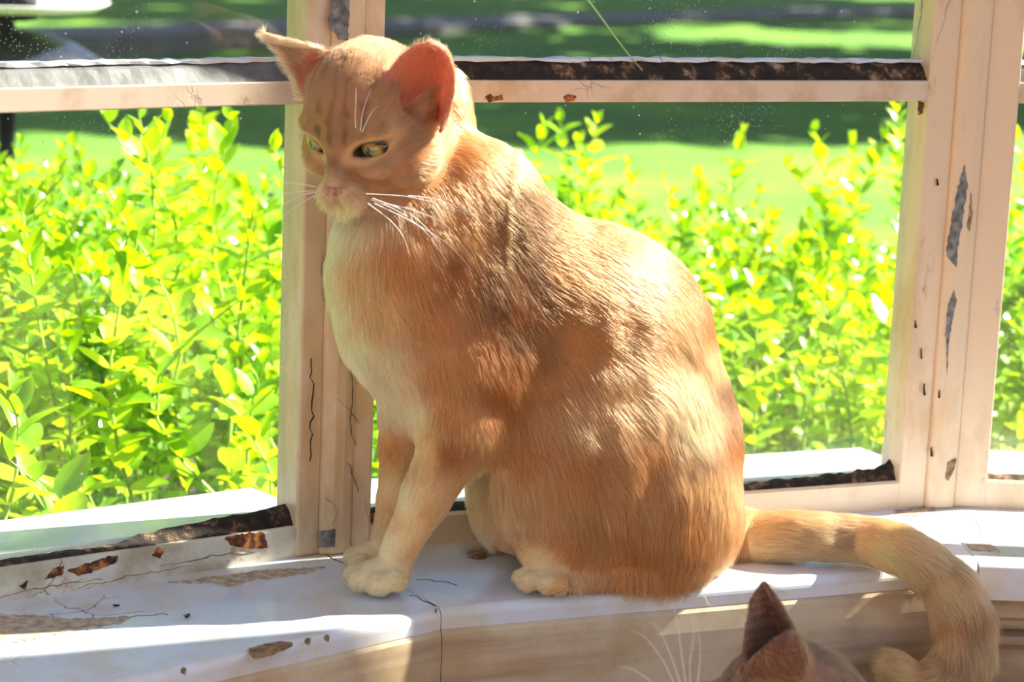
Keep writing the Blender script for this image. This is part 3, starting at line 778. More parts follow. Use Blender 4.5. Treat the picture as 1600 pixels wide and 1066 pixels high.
# tail: lies along the sill, then hangs over its edge and curls back
sc0 = .022
tl = [P(1050, 815, -.01), P(1150, 842, -.004), onz(1250, 838, .022), onz(1340, 842, .022), onz(1412, 862, .022), ony(1455, 893, 1.818)]
ed = P(1455, 893, 0)
for (x, y, Y) in ((1485, 925, 1.815), (1500, 965, 1.812), (1503, 1005, 1.808), (1490, 1042, 1.803), (1462, 1066, 1.797), (1428, 1068, 1.79), (1408, 1054, 1.785)): tl.append(ony(x, y, Y))
tr_ = [.028, .023, .0165, .0155, .0160, .0170, .0175, .0178, .0178, .0172, .016, .014, .011]
TLP, TLR = catmull(tl, tr_)
for a, b, r0, r1 in zip(TLP[:-1], TLP[1:], TLR[:-1], TLR[1:]): S.cone(a, b, r0, r1, .004)
# head frame
HC = ony(580, 203, 1.73)
HF = np.array([-.44493, -.80340, -.39571]); HL = np.array([.87563, -.48297, -.00400]); HU = np.array([-.18791, -.34828, .91837])
HR = np.stack([HF, HL, HU], 1); HS = .01137
def Hp(f_, l_, u_): return HC+HS*(f_*HF+l_*HL+u_*HU)
def HE(c, r, k=.8, cut=False, tilt=None, G=None):
    R_ = HR
    if tilt is not None:
        ax, an = tilt; a = math.radians(an); c_, s_ = math.cos(a), math.sin(a)
        m_ = {'f': np.array([[1, 0, 0], [0, c_, -s_], [0, s_, c_]]), 'l': np.array([[c_, 0, s_], [0, 1, 0], [-s_, 0, c_]]), 'u': np.array([[c_, -s_, 0], [s_, c_, 0], [0, 0, 1]])}[ax]
        R_ = HR@m_
    (G or S).ell(Hp(*c), np.array(r)*HS, R_, k*HS, cut)
# finer grid for the head, merged with the body where they meet
S2 = SDF(HC-[.078, .08, .085], HC+[.095, .085, .085], .00135)
# sample the body field into the head grid
sl, X = S2.region(S2.lo, S2.lo+S2.vox*(S2.n-1))
ii = (X-S.lo)/S.vox; i0 = np.clip(np.floor(ii).astype(int), 0, S.n-2); ff_ = np.clip(ii-i0, 0, 1).astype(np.float32); acc = 0
for a in (0, 1):
    for b in (0, 1):
        for c in (0, 1):
            acc = acc+(ff_[..., 0] if a else 1-ff_[..., 0])*(ff_[..., 1] if b else 1-ff_[..., 1])*(ff_[..., 2] if c else 1-ff_[..., 2])*S.g[i0[..., 0]+a, i0[..., 1]+b, i0[..., 2]+c]
S2.g[sl] = acc[:S2.g.shape[0], :S2.g.shape[1], :S2.g.shape[2]]
def build_head(G, HE):
    HE((-.6, 0, 1.25), (4.2, 3.95, 4.45), 1.2)
    HE((.6, 0, 2.1), (3.4, 3.3, 3.3), 1.0)
    HE((-2.2, 0, -.6), (3.6, 3.5, 4.0), 1.2)
    for s_ in (-1, 1):
        HE((.6, s_*2.6, -1.2), (2.4, 1.9, 1.9), 1.2)
        HE((2.75, s_*1.75, 1.75), (1.1, 1.45, .75), .7)
        HE((3.1, s_*1.9, -.75), (1.1, 1.2, .7), .7)
        HE((4.15, s_*.72, -1.95), (1.0, .82, .74), .45)
    HE((2.9, 0, .7), (1.7, 1.05, 1.8), .9, tilt=('l', 25))
    HE((4.0, 0, -.75), (1.35, .78, 1.0), .7, tilt=('l', 30))
    HE((5.15, 0, -1.40), (.66, .74, .50), .25)
    HE((3.75, 0, -2.75), (1.0, .85, .65), .5)
    HE((2.2, 0, -2.3), (2.0, 1.9, 1.3), .8)
build_head(S2, lambda *a, **k: HE(*a, G=S2, **k))
EYT = 24
for s_ in (-1, 1):   # eye openings: half-lidded almonds
    HE((3.5, s_*2.0, .68), (1.35, .92, .42), .10, True, tilt=('f', s_*EYT), G=S2)
# nostrils, mouth line
for s_ in (-1, 1): HE((5.55, s_*.30, -1.42), (.3, .15, .12), .05, True, G=S2)
HE((5.3, 0, -2.0), (.6, .07, .5), .1, True, G=S2)
for s_ in (-1, 1): HE((4.6, s_*.75, -2.62), (.9, .8, .09), .1, True, tilt=('f', -s_*18), G=S2)
# ears
earL = ear_sheet([(592, 160), (602, 125), (624, 93), (648, 74), (670, 68)], [(688, 205), (702, 168), (708, 125), (697, 86), (670, 68)], 1.694, 1.704, 1.680, (.28, .93, .10), .034, 1.6)
earR = ear_sheet([(528, 92), (490, 72), (450, 64), (410, 54)], [(478, 156), (462, 122), (442, 86), (410, 54)], 1.720, 1.742, 1.735, (.35, .9, .25), .014, 1.0)
HE((-.9, 3.0, 2.9), (1.3, 1.1, 1.3), .8, G=S2); HE((-.6, -3.2, 2.9), (1.4, 1.1, 1.3), .8, G=S2)
S2.ell(ony(660, 140, 1.699), (.019, .016, .025), np.eye(3), .003, True); S2.ell(ony(655, 165, 1.690), (.014, .012, .012), np.eye(3), .004, True)
S2.sheet(earL, .0015, .004); S2.sheet(earR, .0013, .004)

# the low-resolution body ends inside the head grid; both share one iso-surface, so resample head into body grid for hair and colour, and mesh the union on one grid
fine = .0016
S3 = SDF(S.lo, S.lo+S.vox*(S.n-1), fine)
def resample(dst, src, use_min=False):
    sl, X = dst.region(np.maximum(dst.lo, src.lo), np.minimum(dst.lo+dst.vox*(dst.n-1), src.lo+src.vox*(src.n-1)))
    for x0 in range(0, X.shape[0], 24):
        Xs = X[x0:x0+24]; ii = (Xs-src.lo)/src.vox; i0 = np.clip(np.floor(ii).astype(int), 0, src.n-2); f_ = np.clip(ii-i0, 0, 1).astype(np.float32); acc = 0
        for a in (0, 1):
            for b in (0, 1):
                for c in (0, 1):
                    acc = acc+(f_[..., 0] if a else 1-f_[..., 0])*(f_[..., 1] if b else 1-f_[..., 1])*(f_[..., 2] if c else 1-f_[..., 2])*src.g[i0[..., 0]+a, i0[..., 1]+b, i0[..., 2]+c]
        d = dst.g[sl[0].start+x0:sl[0].start+x0+acc.shape[0], sl[1], sl[2]]
        d[...] = np.minimum(d, acc) if use_min else acc
resample(S3, S); resample(S3, S2)
V1, Q1 = S3.mesh(); V1, Q1 = largest(V1, Q1)
VN1 = vnormals(V1, Q1)
cen = P(900, 560, 0)
if ((V1-cen)*VN1).sum(1).mean() < 0: Q1 = Q1[:, ::-1]; VN1 = -VN1
print('cat verts', len(V1), time.time()-T00)

cat = empty('cat', (P(850, 900, .0)[0], P(850, 900, 0)[1], 0)); COFF = np.array(cat.location)
tag(cat, 'orange and cream tabby cat sitting upright on the white windowsill', 'cat')
bpy.context.view_layer.update()
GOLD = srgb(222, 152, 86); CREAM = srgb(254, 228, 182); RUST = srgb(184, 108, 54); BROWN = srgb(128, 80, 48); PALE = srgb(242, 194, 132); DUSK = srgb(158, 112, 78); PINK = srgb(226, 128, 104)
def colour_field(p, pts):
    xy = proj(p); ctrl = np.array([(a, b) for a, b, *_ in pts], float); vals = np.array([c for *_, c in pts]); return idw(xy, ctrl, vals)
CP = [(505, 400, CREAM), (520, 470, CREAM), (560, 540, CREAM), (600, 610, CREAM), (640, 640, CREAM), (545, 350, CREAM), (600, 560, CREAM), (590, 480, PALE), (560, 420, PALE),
      (640, 420, GOLD), (680, 500, GOLD), (620, 400, GOLD), (700, 420, RUST), (740, 300, GOLD), (715, 200, PALE), (735, 250, GOLD), (700, 340, GOLD), (800, 330, BROWN), (830, 400, BROWN), (845, 345, BROWN), (838, 450, BROWN), (805, 520, BROWN), (775, 600, RUST), (782, 470, BROWN), (800, 480, RUST), (770, 540, RUST), (740, 560, GOLD), (680, 580, GOLD),  # brown shoulder points paint the shade between neck and haunch into the coat
      (900, 345, RUST), (980, 370, RUST), (1060, 415, RUST), (860, 420, RUST), (900, 450, GOLD), (1000, 430, PALE), (1050, 500, PALE), (950, 500, GOLD), (900, 540, GOLD), (1060, 600, CREAM), (1090, 660, CREAM), (1000, 600, PALE), (850, 600, GOLD), (900, 640, PALE),  # dark spine fur; rust here and below also carries the post's shadow
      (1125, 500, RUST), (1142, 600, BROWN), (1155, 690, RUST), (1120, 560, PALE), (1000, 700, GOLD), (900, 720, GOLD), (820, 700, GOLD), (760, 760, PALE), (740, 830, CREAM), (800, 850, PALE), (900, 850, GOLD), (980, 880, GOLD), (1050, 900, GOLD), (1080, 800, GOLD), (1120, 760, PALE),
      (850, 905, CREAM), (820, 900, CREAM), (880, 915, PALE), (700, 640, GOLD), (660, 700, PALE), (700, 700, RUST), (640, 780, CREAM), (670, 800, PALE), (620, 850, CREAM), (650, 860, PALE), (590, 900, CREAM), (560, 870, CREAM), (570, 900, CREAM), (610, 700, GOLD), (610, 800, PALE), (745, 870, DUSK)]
FL = [  # px, py, dpx, dpy, length(mm), lift
 (510, 400, -.3, 1, 15, .35), (560, 520, .15, 1, 15, .3), (620, 600, .3, 1, 13, .25), (640, 440, .35, 1, 14, .3), (700, 380, .5, 1, 14, .25), (740, 300, .7, 1, 13, .2), (800, 330, .9, .7, 13, .2), (780, 450, .5, 1, 14, .25),
 (900, 350, 1, .3, 13, .2), (1000, 390, 1, .5, 13, .2), (1080, 450, .7, 1, 13, .22), (880, 450, .9, .5, 15, .25), (980, 500, .9, .55, 16, .25), (880, 560, .6, .9, 17, .32), (1000, 600, .8, .7, 16, .28), (1100, 600, .2, 1, 14, .2), (1140, 600, .1, 1, 12, .2),
 (840, 640, .5, 1, 20, .4), (950, 670, .6, .8, 21, .42), (1050, 700, .4, .9, 17, .3), (1130, 760, -.1, 1, 14, .25), (800, 760, .5, 1, 19, .35), (900, 800, .3, 1, 20, .35), (1000, 850, .15, 1, 18, .3), (1080, 860, -.15, 1, 17, .3), (900, 890, .2, 1, 16, .35), (740, 840, .2, 1, 16, .35),
 (745, 560, .3, 1, 14, .25), (720, 660, .1, 1, 12, .22), (680, 760, -.4, 1, 8, .2), (630, 850, -.4, 1, 6, .2), (590, 900, -1, .25, 4, .2), (560, 900, -1, .5, 3.5, .2), (640, 700, -.1, 1, 8, .2), (610, 800, -.2, 1, 6, .2), (570, 868, -1, .3, 4, .2), (840, 908, -1, .1, 4, .2), (872, 908, -1, .1, 4, .2), (885, 915, -1, .1, 6, .2), (858, 898, -1, .1, 4, .2), (760, 865, -1, .1, 5, .2)]
FLc = np.array([(a, b) for a, b, *_ in FL], float); FLd = np.array([(c, -d, e, l) for _, _, c, d, e, l in FL])
def head_local(p): return (p-HC)@HR/HS
def tail_near(p):
    d = np.linalg.norm(p[:, None, :]-TLP[None], axis=-1); i = d.argmin(1); return i, d[np.arange(len(p)), i]
TT3 = np.gradient(TLP, axis=0); TT3 /= np.linalg.norm(TT3, axis=1)[:, None]
def head_w(p):
    h = head_local(p); r_ = np.sqrt((h[:, 0]/5.3)**2+(h[:, 1]/5.2)**2+((h[:, 2]-.3)/5.2)**2); w_ = np.clip((1.12-r_)/.25, 0, 1)
    w_[(h[:, 2] > 2.5)] = 1; return np.where(xyok(p), w_, 0)
def xyok(p):
    q = proj(p); return (q[:, 0] < 745) & (q[:, 1] < 380)
EYES = {s_: np.array([3.5, s_*2.0, .68]) for s_ in (-1, 1)}
def ear_d(p):
    out = []
    for c in (earL[::7], earR[::7]):
        d2 = np.full(len(p), 1e9)
        cc = c.mean(0); nr_ = np.where(np.linalg.norm(p-cc, axis=1) < .06)[0]
        for i in range(0, len(nr_), 4000):
            j = nr_[i:i+4000]; dd = ((p[j][:, None]-c[None])**2).sum(-1); d2[j] = dd.min(1)
        out.append(np.sqrt(d2))
    return out
def face_colour(h, p):
    """tabby face: forehead lines, pale eye rims, muzzle and chin"""
    f_, l_, u_ = h.T; n_ = len(h)
    base = np.tile(srgb(190, 140, 96), (n_, 1))*(1+.18*vnoise(p, 130)[:, :1])
    def blend(c, w_): 
        nonlocal base; base = base*(1-w_[:, None])+np.array(c)*w_[:, None]
    g_ = lambda x, s_: np.exp(-(x/s_)**2)
    nz_ = vnoise(p, 60)[:, 0]
    blend(srgb(158, 112, 76), .7*np.clip((u_-.6)/1.2, 0, 1)*np.clip((3.0-np.abs(l_))/1.5, 0, 1)*np.clip((f_-.5)/1.5, 0, 1))
    # forehead M stripes running back over the crown
    st = np.clip(np.sin(l_*6.0+1.5*nz_+.8*vnoise(p, 150)[:, 1]*2+1.57)*1.1+.15, 0, 1)*np.clip(.75+vnoise(p, 110)[:, 2]*1.3, 0, 1)*np.clip((u_-.9)/.8, 0, 1)*np.clip((3.4-np.abs(l_))/1.2, 0, 1)
    blend(srgb(112, 74, 50), st*.9)
    blend(srgb(120, 78, 58), .85*g_(l_, .9)*np.clip((f_-2.5)/1.2, 0, 1)*np.clip((1.2-np.abs(u_+.2))/.8, 0, 1))
    blend(srgb(196, 138, 96), .5*np.clip((u_-2)/2, 0, 1))
    for s_ in (-1, 1):
        e = EYES[s_]; an_ = math.radians(s_*EYT); aa = (l_-e[1])*math.cos(an_)+(u_-e[2])*math.sin(an_); bb = -(l_-e[1])*math.sin(an_)+(u_-e[2])*math.cos(an_); d = np.sqrt((aa/1.1)**2+(bb/.62)**2)
        blend(srgb(236, 190, 140), .8*np.exp(-((d-1.15)/.3)**2)*(f_ > 1))
        blend(srgb(70, 42, 30), .95*np.exp(-(np.clip(d-.72, 0, 9)/.14)**2)*(f_ > 1.5))
        # cheek stripes
        ck = np.clip(np.sin((u_*1.9+f_*1.0+nz_*1.2)*1.7)*1.2, 0, 1)*np.clip((s_*l_-2.4)/1, 0, 1)*np.clip((1.2-u_)/1, 0, 1)
        blend(srgb(186, 118, 70), ck*.7)
    blend(srgb(208, 162, 122), .8*np.clip((-u_-2.3)/.8, 0, 1)*np.clip((f_-1.5)/1.5, 0, 1))
    blend(srgb(184, 134, 98), .6*g_(u_+1.9, .8)*np.clip((f_-3.4)/.8, 0, 1))
    blend(srgb(190, 110, 88), .9*np.clip(1-np.sqrt((l_/.9)**2+((u_+1.2)/.7)**2), 0, 1)*(f_ > 4.2))
    ml_ = np.abs(u_+2.38+.18*np.abs(l_))
    blend(srgb(110, 64, 46), .85*np.clip(1-ml_/.16, 0, 1)*(f_ > 3.3)*(np.abs(l_) < 1.7))
    return base
def cat_attrs(p, nn):
    n_ = len(p); xy = proj(p)
    fl = idw(xy, FLc, FLd, 3.5)
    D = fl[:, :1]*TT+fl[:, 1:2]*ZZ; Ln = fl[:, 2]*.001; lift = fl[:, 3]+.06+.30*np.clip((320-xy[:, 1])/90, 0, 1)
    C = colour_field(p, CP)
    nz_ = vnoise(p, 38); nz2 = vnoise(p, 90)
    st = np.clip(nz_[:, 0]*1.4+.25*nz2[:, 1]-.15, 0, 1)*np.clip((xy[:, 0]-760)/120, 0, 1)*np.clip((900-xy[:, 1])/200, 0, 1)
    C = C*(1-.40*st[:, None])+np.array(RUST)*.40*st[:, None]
    C = C*(1+.12*nz2[:, :1])
    # tail
    ti, td = tail_near(p); tw = (td < TLR[ti]+.006) & (ti >= 7)
    if tw.any():
        D[tw] = TT3[ti[tw]]; Ln[tw] = .018+.006*(ti[tw] > 28); lift[tw] = .30+.22*(ti[tw] > 26)
        s_ = ti[tw]/len(TLP)
        band = np.clip(np.sin(ti[tw]*.62+nz2[tw, 0])*1.3-.2, 0, 1)*np.clip((ti[tw]-22)/6, 0, 1)
        band = np.clip(band*.45+.35*nz_[tw, 1], 0, .6); cc = (np.array(PALE)*.5+np.array(CREAM)*.5)*(1-band[:, None])+np.array(RUST)*band[:, None]; top = np.clip(nn[tw, 2], 0, 1)[:, None]*.35  # cream mixed into the tail colour stands for sunlight on it
        C[tw] = (cc*(1-top)+np.array(GOLD)*top)*(1+.28*nz_[tw, :1]+.2*nz2[tw, 1:2])
    # head
    hw = head_w(p); m_ = hw > 0; h = head_local(p)
    src = np.array([6.6, 0, -.9]); dh = h-src; dh[:, 2] -= .9*np.clip((h[:, 0]-3)/1.5, 0, 1)*(h[:, 2] < -1.4); dh[:, 2] *= 1.0; dh /= np.linalg.norm(dh, axis=1)[:, None]; dw = dh@HR.T
    D = D*(1-hw[:, None])+dw*hw[:, None]*1.2
    hl = .0018+.0095*np.clip((3.8-h[:, 0])/5, 0, 1)+.004*np.clip((np.abs(h[:, 1])-3)/1.5, 0, 1)
    Ln = Ln*(1-hw)+hl*hw; lift = lift*(1-hw)+(.10+.14*np.clip((3.8-h[:, 0])/2, 0, 1))*hw
    fc = face_colour(h, p); C = C*(1-hw[:, None])+fc*hw[:, None]
    eL, eR = ear_d(p)
    for k_, (e, dirv) in enumerate(((eL, np.array([.05, -.1, 1.])), (eR, np.array([-1, .0, .45])))):
        mm = e < .0032
        if mm.any():
            D[mm] = dirv; Ln[mm] = .0045; lift[mm] = .15
            front_ = (nn[mm]@np.array([-.25, -.95, -.1])) > .1
            cc = np.where(front_[:, None], np.array(srgb(228, 164, 134) if k_ == 0 else srgb(246, 206, 166)), np.array(srgb(232, 176, 118)))
            C[mm] = cc; Ln[mm] = np.where(front_, .006+.003*k_, .0045); lift[mm] = np.where(front_, .5, .15)
    return D, Ln, np.clip(C, .01, .95), lift
# density: none inside the eye openings, on the nose leather, sparse in the ears
h1 = head_local(V1); dens = np.ones(len(V1))
for s_ in (-1, 1):
    e = EYES[s_]; an = math.radians(s_*EYT); dl = h1[:, 1]-e[1]; du_ = h1[:, 2]-e[2]; a_ = dl*math.cos(an)+du_*math.sin(an); b_ = -dl*math.sin(an)+du_*math.cos(an)
    dens[((a_/.98)**2+(b_/.47)**2 < 1) & (h1[:, 0] > 1.8)] = 0
nose_m = (np.sqrt((h1[:, 1]/(.86-.55*np.clip(-h1[:, 2]-1.3, 0, 1)))**2+((h1[:, 2]+1.45)/.46)**2) < 1) & (h1[:, 0] > 4.7); dens[nose_m] = 0
eLd, eRd = ear_d(V1); inn = ((eLd < .0035) | (eRd < .0035)) & ((VN1@np.array([-.25, -.95, -.1])) > .15)
dens[inn] = .5; dens[inn & (eRd < .0035)] = 2.6
q1 = proj(V1); paws = ((q1[:, 1] > 860) & (q1[:, 0] < 660)) | ((q1[:, 1] > 885) & (q1[:, 0] < 900)); dens[paws] = 2.2
dens[(h1[:, 0] > .5) & (np.abs(h1[:, 1]) < 4.5) & (np.abs(h1[:, 2]) < 5)] *= 2.2
away = (VN1@NNV) < -.35; dens[away] *= .45
dens[V1[:, 2] < .0015] *= np.where((VN1[V1[:, 2] < .0015, 2] < -.7) & (q1[V1[:, 2] < .0015, 0] < 1440), .1, 1)
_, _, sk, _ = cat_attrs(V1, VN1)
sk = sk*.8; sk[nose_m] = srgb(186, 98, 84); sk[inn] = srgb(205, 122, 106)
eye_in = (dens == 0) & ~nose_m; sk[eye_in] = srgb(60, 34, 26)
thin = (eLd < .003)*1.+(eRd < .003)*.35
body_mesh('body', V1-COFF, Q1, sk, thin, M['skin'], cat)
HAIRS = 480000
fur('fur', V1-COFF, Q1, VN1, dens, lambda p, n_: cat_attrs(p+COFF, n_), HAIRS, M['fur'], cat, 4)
print('fur', time.time()-T00)
# eyes
def eye_mats():
    mt, n, out = newmat('cat_iris'); L = n.links.new
    tc = N(n, 'ShaderNodeTexCoord'); sx = N(n, 'ShaderNodeSeparateXYZ'); L(tc.outputs['Object'], sx.inputs[0])
    # object space: x = gaze, y = side, z = up; unit sphere
    yy = N(n, 'ShaderNodeMath', operation='POWER'); ab = N(n, 'ShaderNodeMath', operation='MULTIPLY'); L(sx.outputs[1], ab.inputs[0]); L(sx.outputs[1], ab.inputs[1])
    z2 = N(n, 'ShaderNodeMath', operation='MULTIPLY'); L(sx.outputs[2], z2.inputs[0]); L(sx.outputs[2], z2.inputs[1])
    rr = N(n, 'ShaderNodeMath', operation='ADD'); L(ab.outputs[0], rr.inputs[0]); L(z2.outputs[0], rr.inputs[1])
    sq = N(n, 'ShaderNodeMath', operation='SQRT'); L(rr.outputs[0], sq.inputs[0])
    iris = ramp(n, sq.outputs[0], [(0, (.10, .16, .05, 1)), (.4, (.24, .26, .07, 1)), (.64, (.42, .26, .06, 1)), (.78, (.08, .03, .015, 1)), (.84, (.04, .02, .015, 1))])
    sl_ = N(n, 'ShaderNodeMath', operation='MULTIPLY_ADD'); L(ab.outputs[0], sl_.inputs[0]); sl_.inputs[1].default_value = 30; 
    z3 = N(n, 'ShaderNodeMath', operation='MULTIPLY'); L(z2.outputs[0], z3.inputs[0]); z3.inputs[1].default_value = 3.5; L(z3.outputs[0], sl_.inputs[2])
    pu = ramp(n, sl_.outputs[0], [(.9, g(1)), (1.0, g(0))])
    c = mixc(n, pu.outputs[0], iris.outputs[0], (.004, .004, .004, 1))
    b = N(n, 'ShaderNodeBsdfPrincipled', i_Roughness=.05); b.inputs['Coat Weight'].default_value = 1; L(c, b.inputs['Base Color']); L(b.outputs[0], out.inputs[0]); return mt
M['iris'] = eye_mats()
def make_eye(parent, off, centre, gaze, up, r_):
    bm = bmesh.new(); bmesh.ops.create_uvsphere(bm, u_segments=32, v_segments=24, radius=1)
    for v in bm.verts:
        if v.co.x > .72: v.co.x += (v.co.x-.72)*.35
    o = bm_obj('eye', bm, M['iris'], parent, True)
    R_ = frame_of(gaze, up); mm = Matrix.Identity(4)
    for a in range(3):
        for b in range(3): mm[a][b] = R_[a, b]*r_
        mm[a][3] = centre[a]-off[a]
    o.matrix_local = mm; return o
for s_ in (-1, 1):
    gz = HF*.9+HL*(s_*.22-.18)-HU*.30
    make_eye(cat, COFF, Hp(2.40, s_*1.95, .62), gz, HU, 1.02*HS)
# whiskers
M['whisker'] = simple('whisker_white', (.95, .93, .90), .3, 0, 5, .02)
def whisker(pts, r0, parent, off, name='whisker'):
    Pp, Rr = catmull(pts, list(np.linspace(r0, r0*.25, len(pts))), 6); v = []; f = []
    for k, (p, r_) in enumerate(zip(Pp, Rr)):
        t = Pp[min(k+1, len(Pp)-1)]-Pp[max(k-1, 0)]; R_ = frame_of(t, np.array([.1, -1, .2]))
        for a in range(5): v.append(p+R_[:, 1]*r_*math.cos(a*1.2566)+R_[:, 2]*r_*math.sin(a*1.2566)-off)
    for k in range(len(Pp)-1):
        for a in range(5): i0 = k*5+a; i1 = k*5+(a+1) % 5; f.append((i0, i1, i1+5, i0+5))
    return mk(name, v, f, M['whisker'], parent, True)
WH = [[(572, 303), (640, 308), (705, 325), (765, 347)], [(578, 304), (630, 318), (700, 328), (752, 343)][:0] or [(638, 306), (680, 311), (720, 326), (742, 340)], [(585, 318), (640, 345), (700, 382), (738, 423)],
      [(580, 312), (625, 332), (668, 366), (700, 412)], [(600, 318), (650, 330), (700, 355), (742, 413)], [(575, 318), (610, 345), (630, 370), (640, 400)], [(590, 300), (660, 250), (700, 262), (718, 272)][2:] and [(668, 250), (690, 255), (706, 263), (718, 273)], [(582, 310), (640, 334), (680, 372), (690, 396)]]
for w_ in WH:
    n_ = len(w_); whisker([ony(x, y, 1.672-.012*min(1, i*.6)) for i, (x, y) in enumerate(w_)], .00038, cat, COFF)
for w_ in ([(492, 292), (460, 286), (425, 288), (398, 292)], [(490, 298), (450, 302), (415, 310), (388, 322)], [(492, 306), (470, 318), (450, 332), (442, 342)], [(494, 300), (468, 306), (446, 318), (428, 330)]):
    whisker([ony(x, y, 1.69) for x, y in w_], .00026, cat, COFF)
for w_ in ([(563, 205), (566, 180), (572, 158), (580, 138)], [(556, 200), (555, 180), (556, 158), (556, 138)], [(566, 206), (574, 188), (582, 174), (590, 165)]):
    whisker([ony(x, y, 1.664) for x, y in w_], .0003, cat, COFF)

# ------------------------------------------------------------------ second cat, in front of the sill, only its head and one ear reach into view
HC = ony(1222, 1138, 1.47); HR_bak = HR
HF = np.array([-.93, -.22, -.22]); HF /= np.linalg.norm(HF)
_l = np.cross(np.array([0, 0, 1.]), HF); _l /= np.linalg.norm(_l); _u = np.cross(HF, _l)
ra_ = math.radians(-24); HL = _l*math.cos(ra_)+_u*math.sin(ra_); HU = -_l*math.sin(ra_)+_u*math.cos(ra_)
if HL[1] > 0: pass
HR = np.stack([HF, HL, HU], 1); HS = .0108
bx_ = HC[0]; by_ = HC[1]
S4 = SDF((bx_-.13, by_-.14, FLOORZ-.012), (bx_+.34, by_+.13, HC[2]+.12), .0026)
B2 = lambda a, s_, z: np.array([bx_+a, by_+s_, FLOORZ+z])
I3 = np.eye(3)
S4.ell(B2(.055, 0, .265), (.075, .058, .095), I3, .03); S4.ell(B2(.04, 0, .33), (.052, .05, .06), I3, .03)
S4.ell(B2(.14, 0, .17), (.10, .068, .13), I3, .03); S4.ell(B2(.19, 0, .10), (.09, .078, .098), I3, .03)
for s_ in (-1, 1):
    S4.cone(B2(.045, s_*.035, .23), B2(.03, s_*.036, .10), .036, .018, .015); S4.cone(B2(.03, s_*.036, .10), B2(.022, s_*.036, .022), .017, .014, .006)
    S4.ell(B2(.008, s_*.037, .014), (.024, .017, .014), I3, .005)
    for t_ in (-1, 0, 1): S4.ell(B2(-.010, s_*.037+t_*.010, .010), (.009, .006, .009), I3, .002)
    S4.ell(B2(.17, s_*.055, .085), (.078, .036, .075), I3, .02); S4.cone(B2(.19, s_*.068, .016), B2(.09, s_*.066, .014), .016, .013, .01)
    for t_ in (-1, 0, 1): S4.ell(B2(.080, s_*.066+t_*.009, .010), (.010, .006, .009), I3, .002)
tl2 = [B2(.27, .0, .035), B2(.31, -.03, .022), B2(.32, -.08, .018), B2(.28, -.115, .016), B2(.21, -.125, .014), B2(.15, -.12, .012)]
T2P, T2R = catmull(tl2, [.024, .018, .016, .015, .014, .010])
for a, b, r0, r1 in zip(T2P[:-1], T2P[1:], T2R[:-1], T2R[1:]): S4.cone(a, b, r0, r1, .005)
build_head(S4, lambda *a, **k: HE(*a, G=S4, **k))
for s_ in (-1, 1): HE((3.5, s_*2.0, .68), (1.3, .95, .5), .10, True, tilt=('f', s_*EYT), G=S4)
e2L = ear_sheet([(1158, 1046), (1165, 1000), (1173, 945), (1193, 912)], [(1266, 1052), (1246, 1000), (1220, 950), (1193, 912)], 1.436, 1.446, 1.440, (.15, .95, .05), .020)
mir = lambda q: q-2*np.outer((q-HC)@HL, HL)
S4.ell(ony(1209, 1012, 1.445), (.0145, .018, .026), np.eye(3), .003, True)
S4.sheet(e2L, .0018, .004); S4.sheet(mir(e2L), .0018, .004)
V2, Q2 = S4.mesh(); V2, Q2 = largest(V2, Q2); VN2 = vnormals(V2, Q2)
if ((V2-B2(.15, 0, .15))*VN2).sum(1).mean() < 0: Q2 = Q2[:, ::-1]; VN2 = -VN2
cat2 = empty('cat', (bx_+.12, by_, FLOORZ)); C2O = np.array(cat2.location)
tag(cat2, 'brownish grey cat below the sill, out of focus, only its ear and crown visible', 'cat')
T2T = np.gradient(T2P, axis=0); e2c = np.concatenate([e2L[::9], mir(e2L)[::9]])
def e2d(p):
    d = np.full(len(p), 1.); m_ = np.where(np.linalg.norm(p-HC, axis=1) < .14)[0]
    for i in range(0, len(m_), 4000): j = m_[i:i+4000]; d[j] = np.sqrt(((p[j][:, None]-e2c[None])**2).sum(-1).min(1))
    return d
def c2_attrs(p, nn):
    h = head_local(p); hd = np.linalg.norm(h, axis=1); hw = np.clip((6.2-hd)/1.5, 0, 1)
    dh = h-np.array([6.6, 0, -.9]); dh /= np.linalg.norm(dh, axis=1)[:, None]; dw = dh@HR.T
    D = np.tile([.45, 0, -1.], (len(p), 1))*(1-hw[:, None])+dw*hw[:, None]; Ln = .013*(1-hw)+.008*hw; lift = np.full(len(p), .25)
    nz_ = vnoise(p, 55)[:, :1]; C = np.tile(srgb(160, 124, 98), (len(p), 1))*(1+.3*nz_)
    st = np.clip(np.sin(h[:, 1]*5+nz_[:, 0]*1.5)*1.2, 0, 1)*np.clip((h[:, 2]-1)/1, 0, 1)*hw; C = C*(1-.35*st[:, None])
    e = e2d(p) < .0026; D[e] = HU*.9-HF*.3; Ln[e] = .005; C[e] = srgb(110, 78, 68)
    rim = e & (np.abs(vnoise(p, 20)[:, 0]) < 0); C[rim] = srgb(200, 150, 110)
    return D, Ln, np.clip(C, .01, .9), lift
_, _, sk2, _ = c2_attrs(V2, VN2); e2v = e2d(V2); sk2 = sk2*.8; sk2[e2v < .0028] = srgb(118, 78, 72)
body_mesh('body', V2-C2O, Q2, sk2, (e2v < .0035)*.12, M['skin'], cat2)
d2 = np.ones(len(V2)); d2[np.linalg.norm(V2-HC, axis=1) < .07] = 3; d2[e2v < .004] = 1.5; h2 = head_local(V2)
for s_ in (-1, 1): d2[(((h2[:, 1]-s_*2)/1.0)**2+((h2[:, 2]-.68)/.6)**2 < 1) & (h2[:, 0] > 1.8)] = 0
fur('fur', V2-C2O, Q2, VN2, d2, lambda p, n_: c2_attrs(p+C2O, n_), 90000, M['fur'], cat2, 9, rad=.00011)
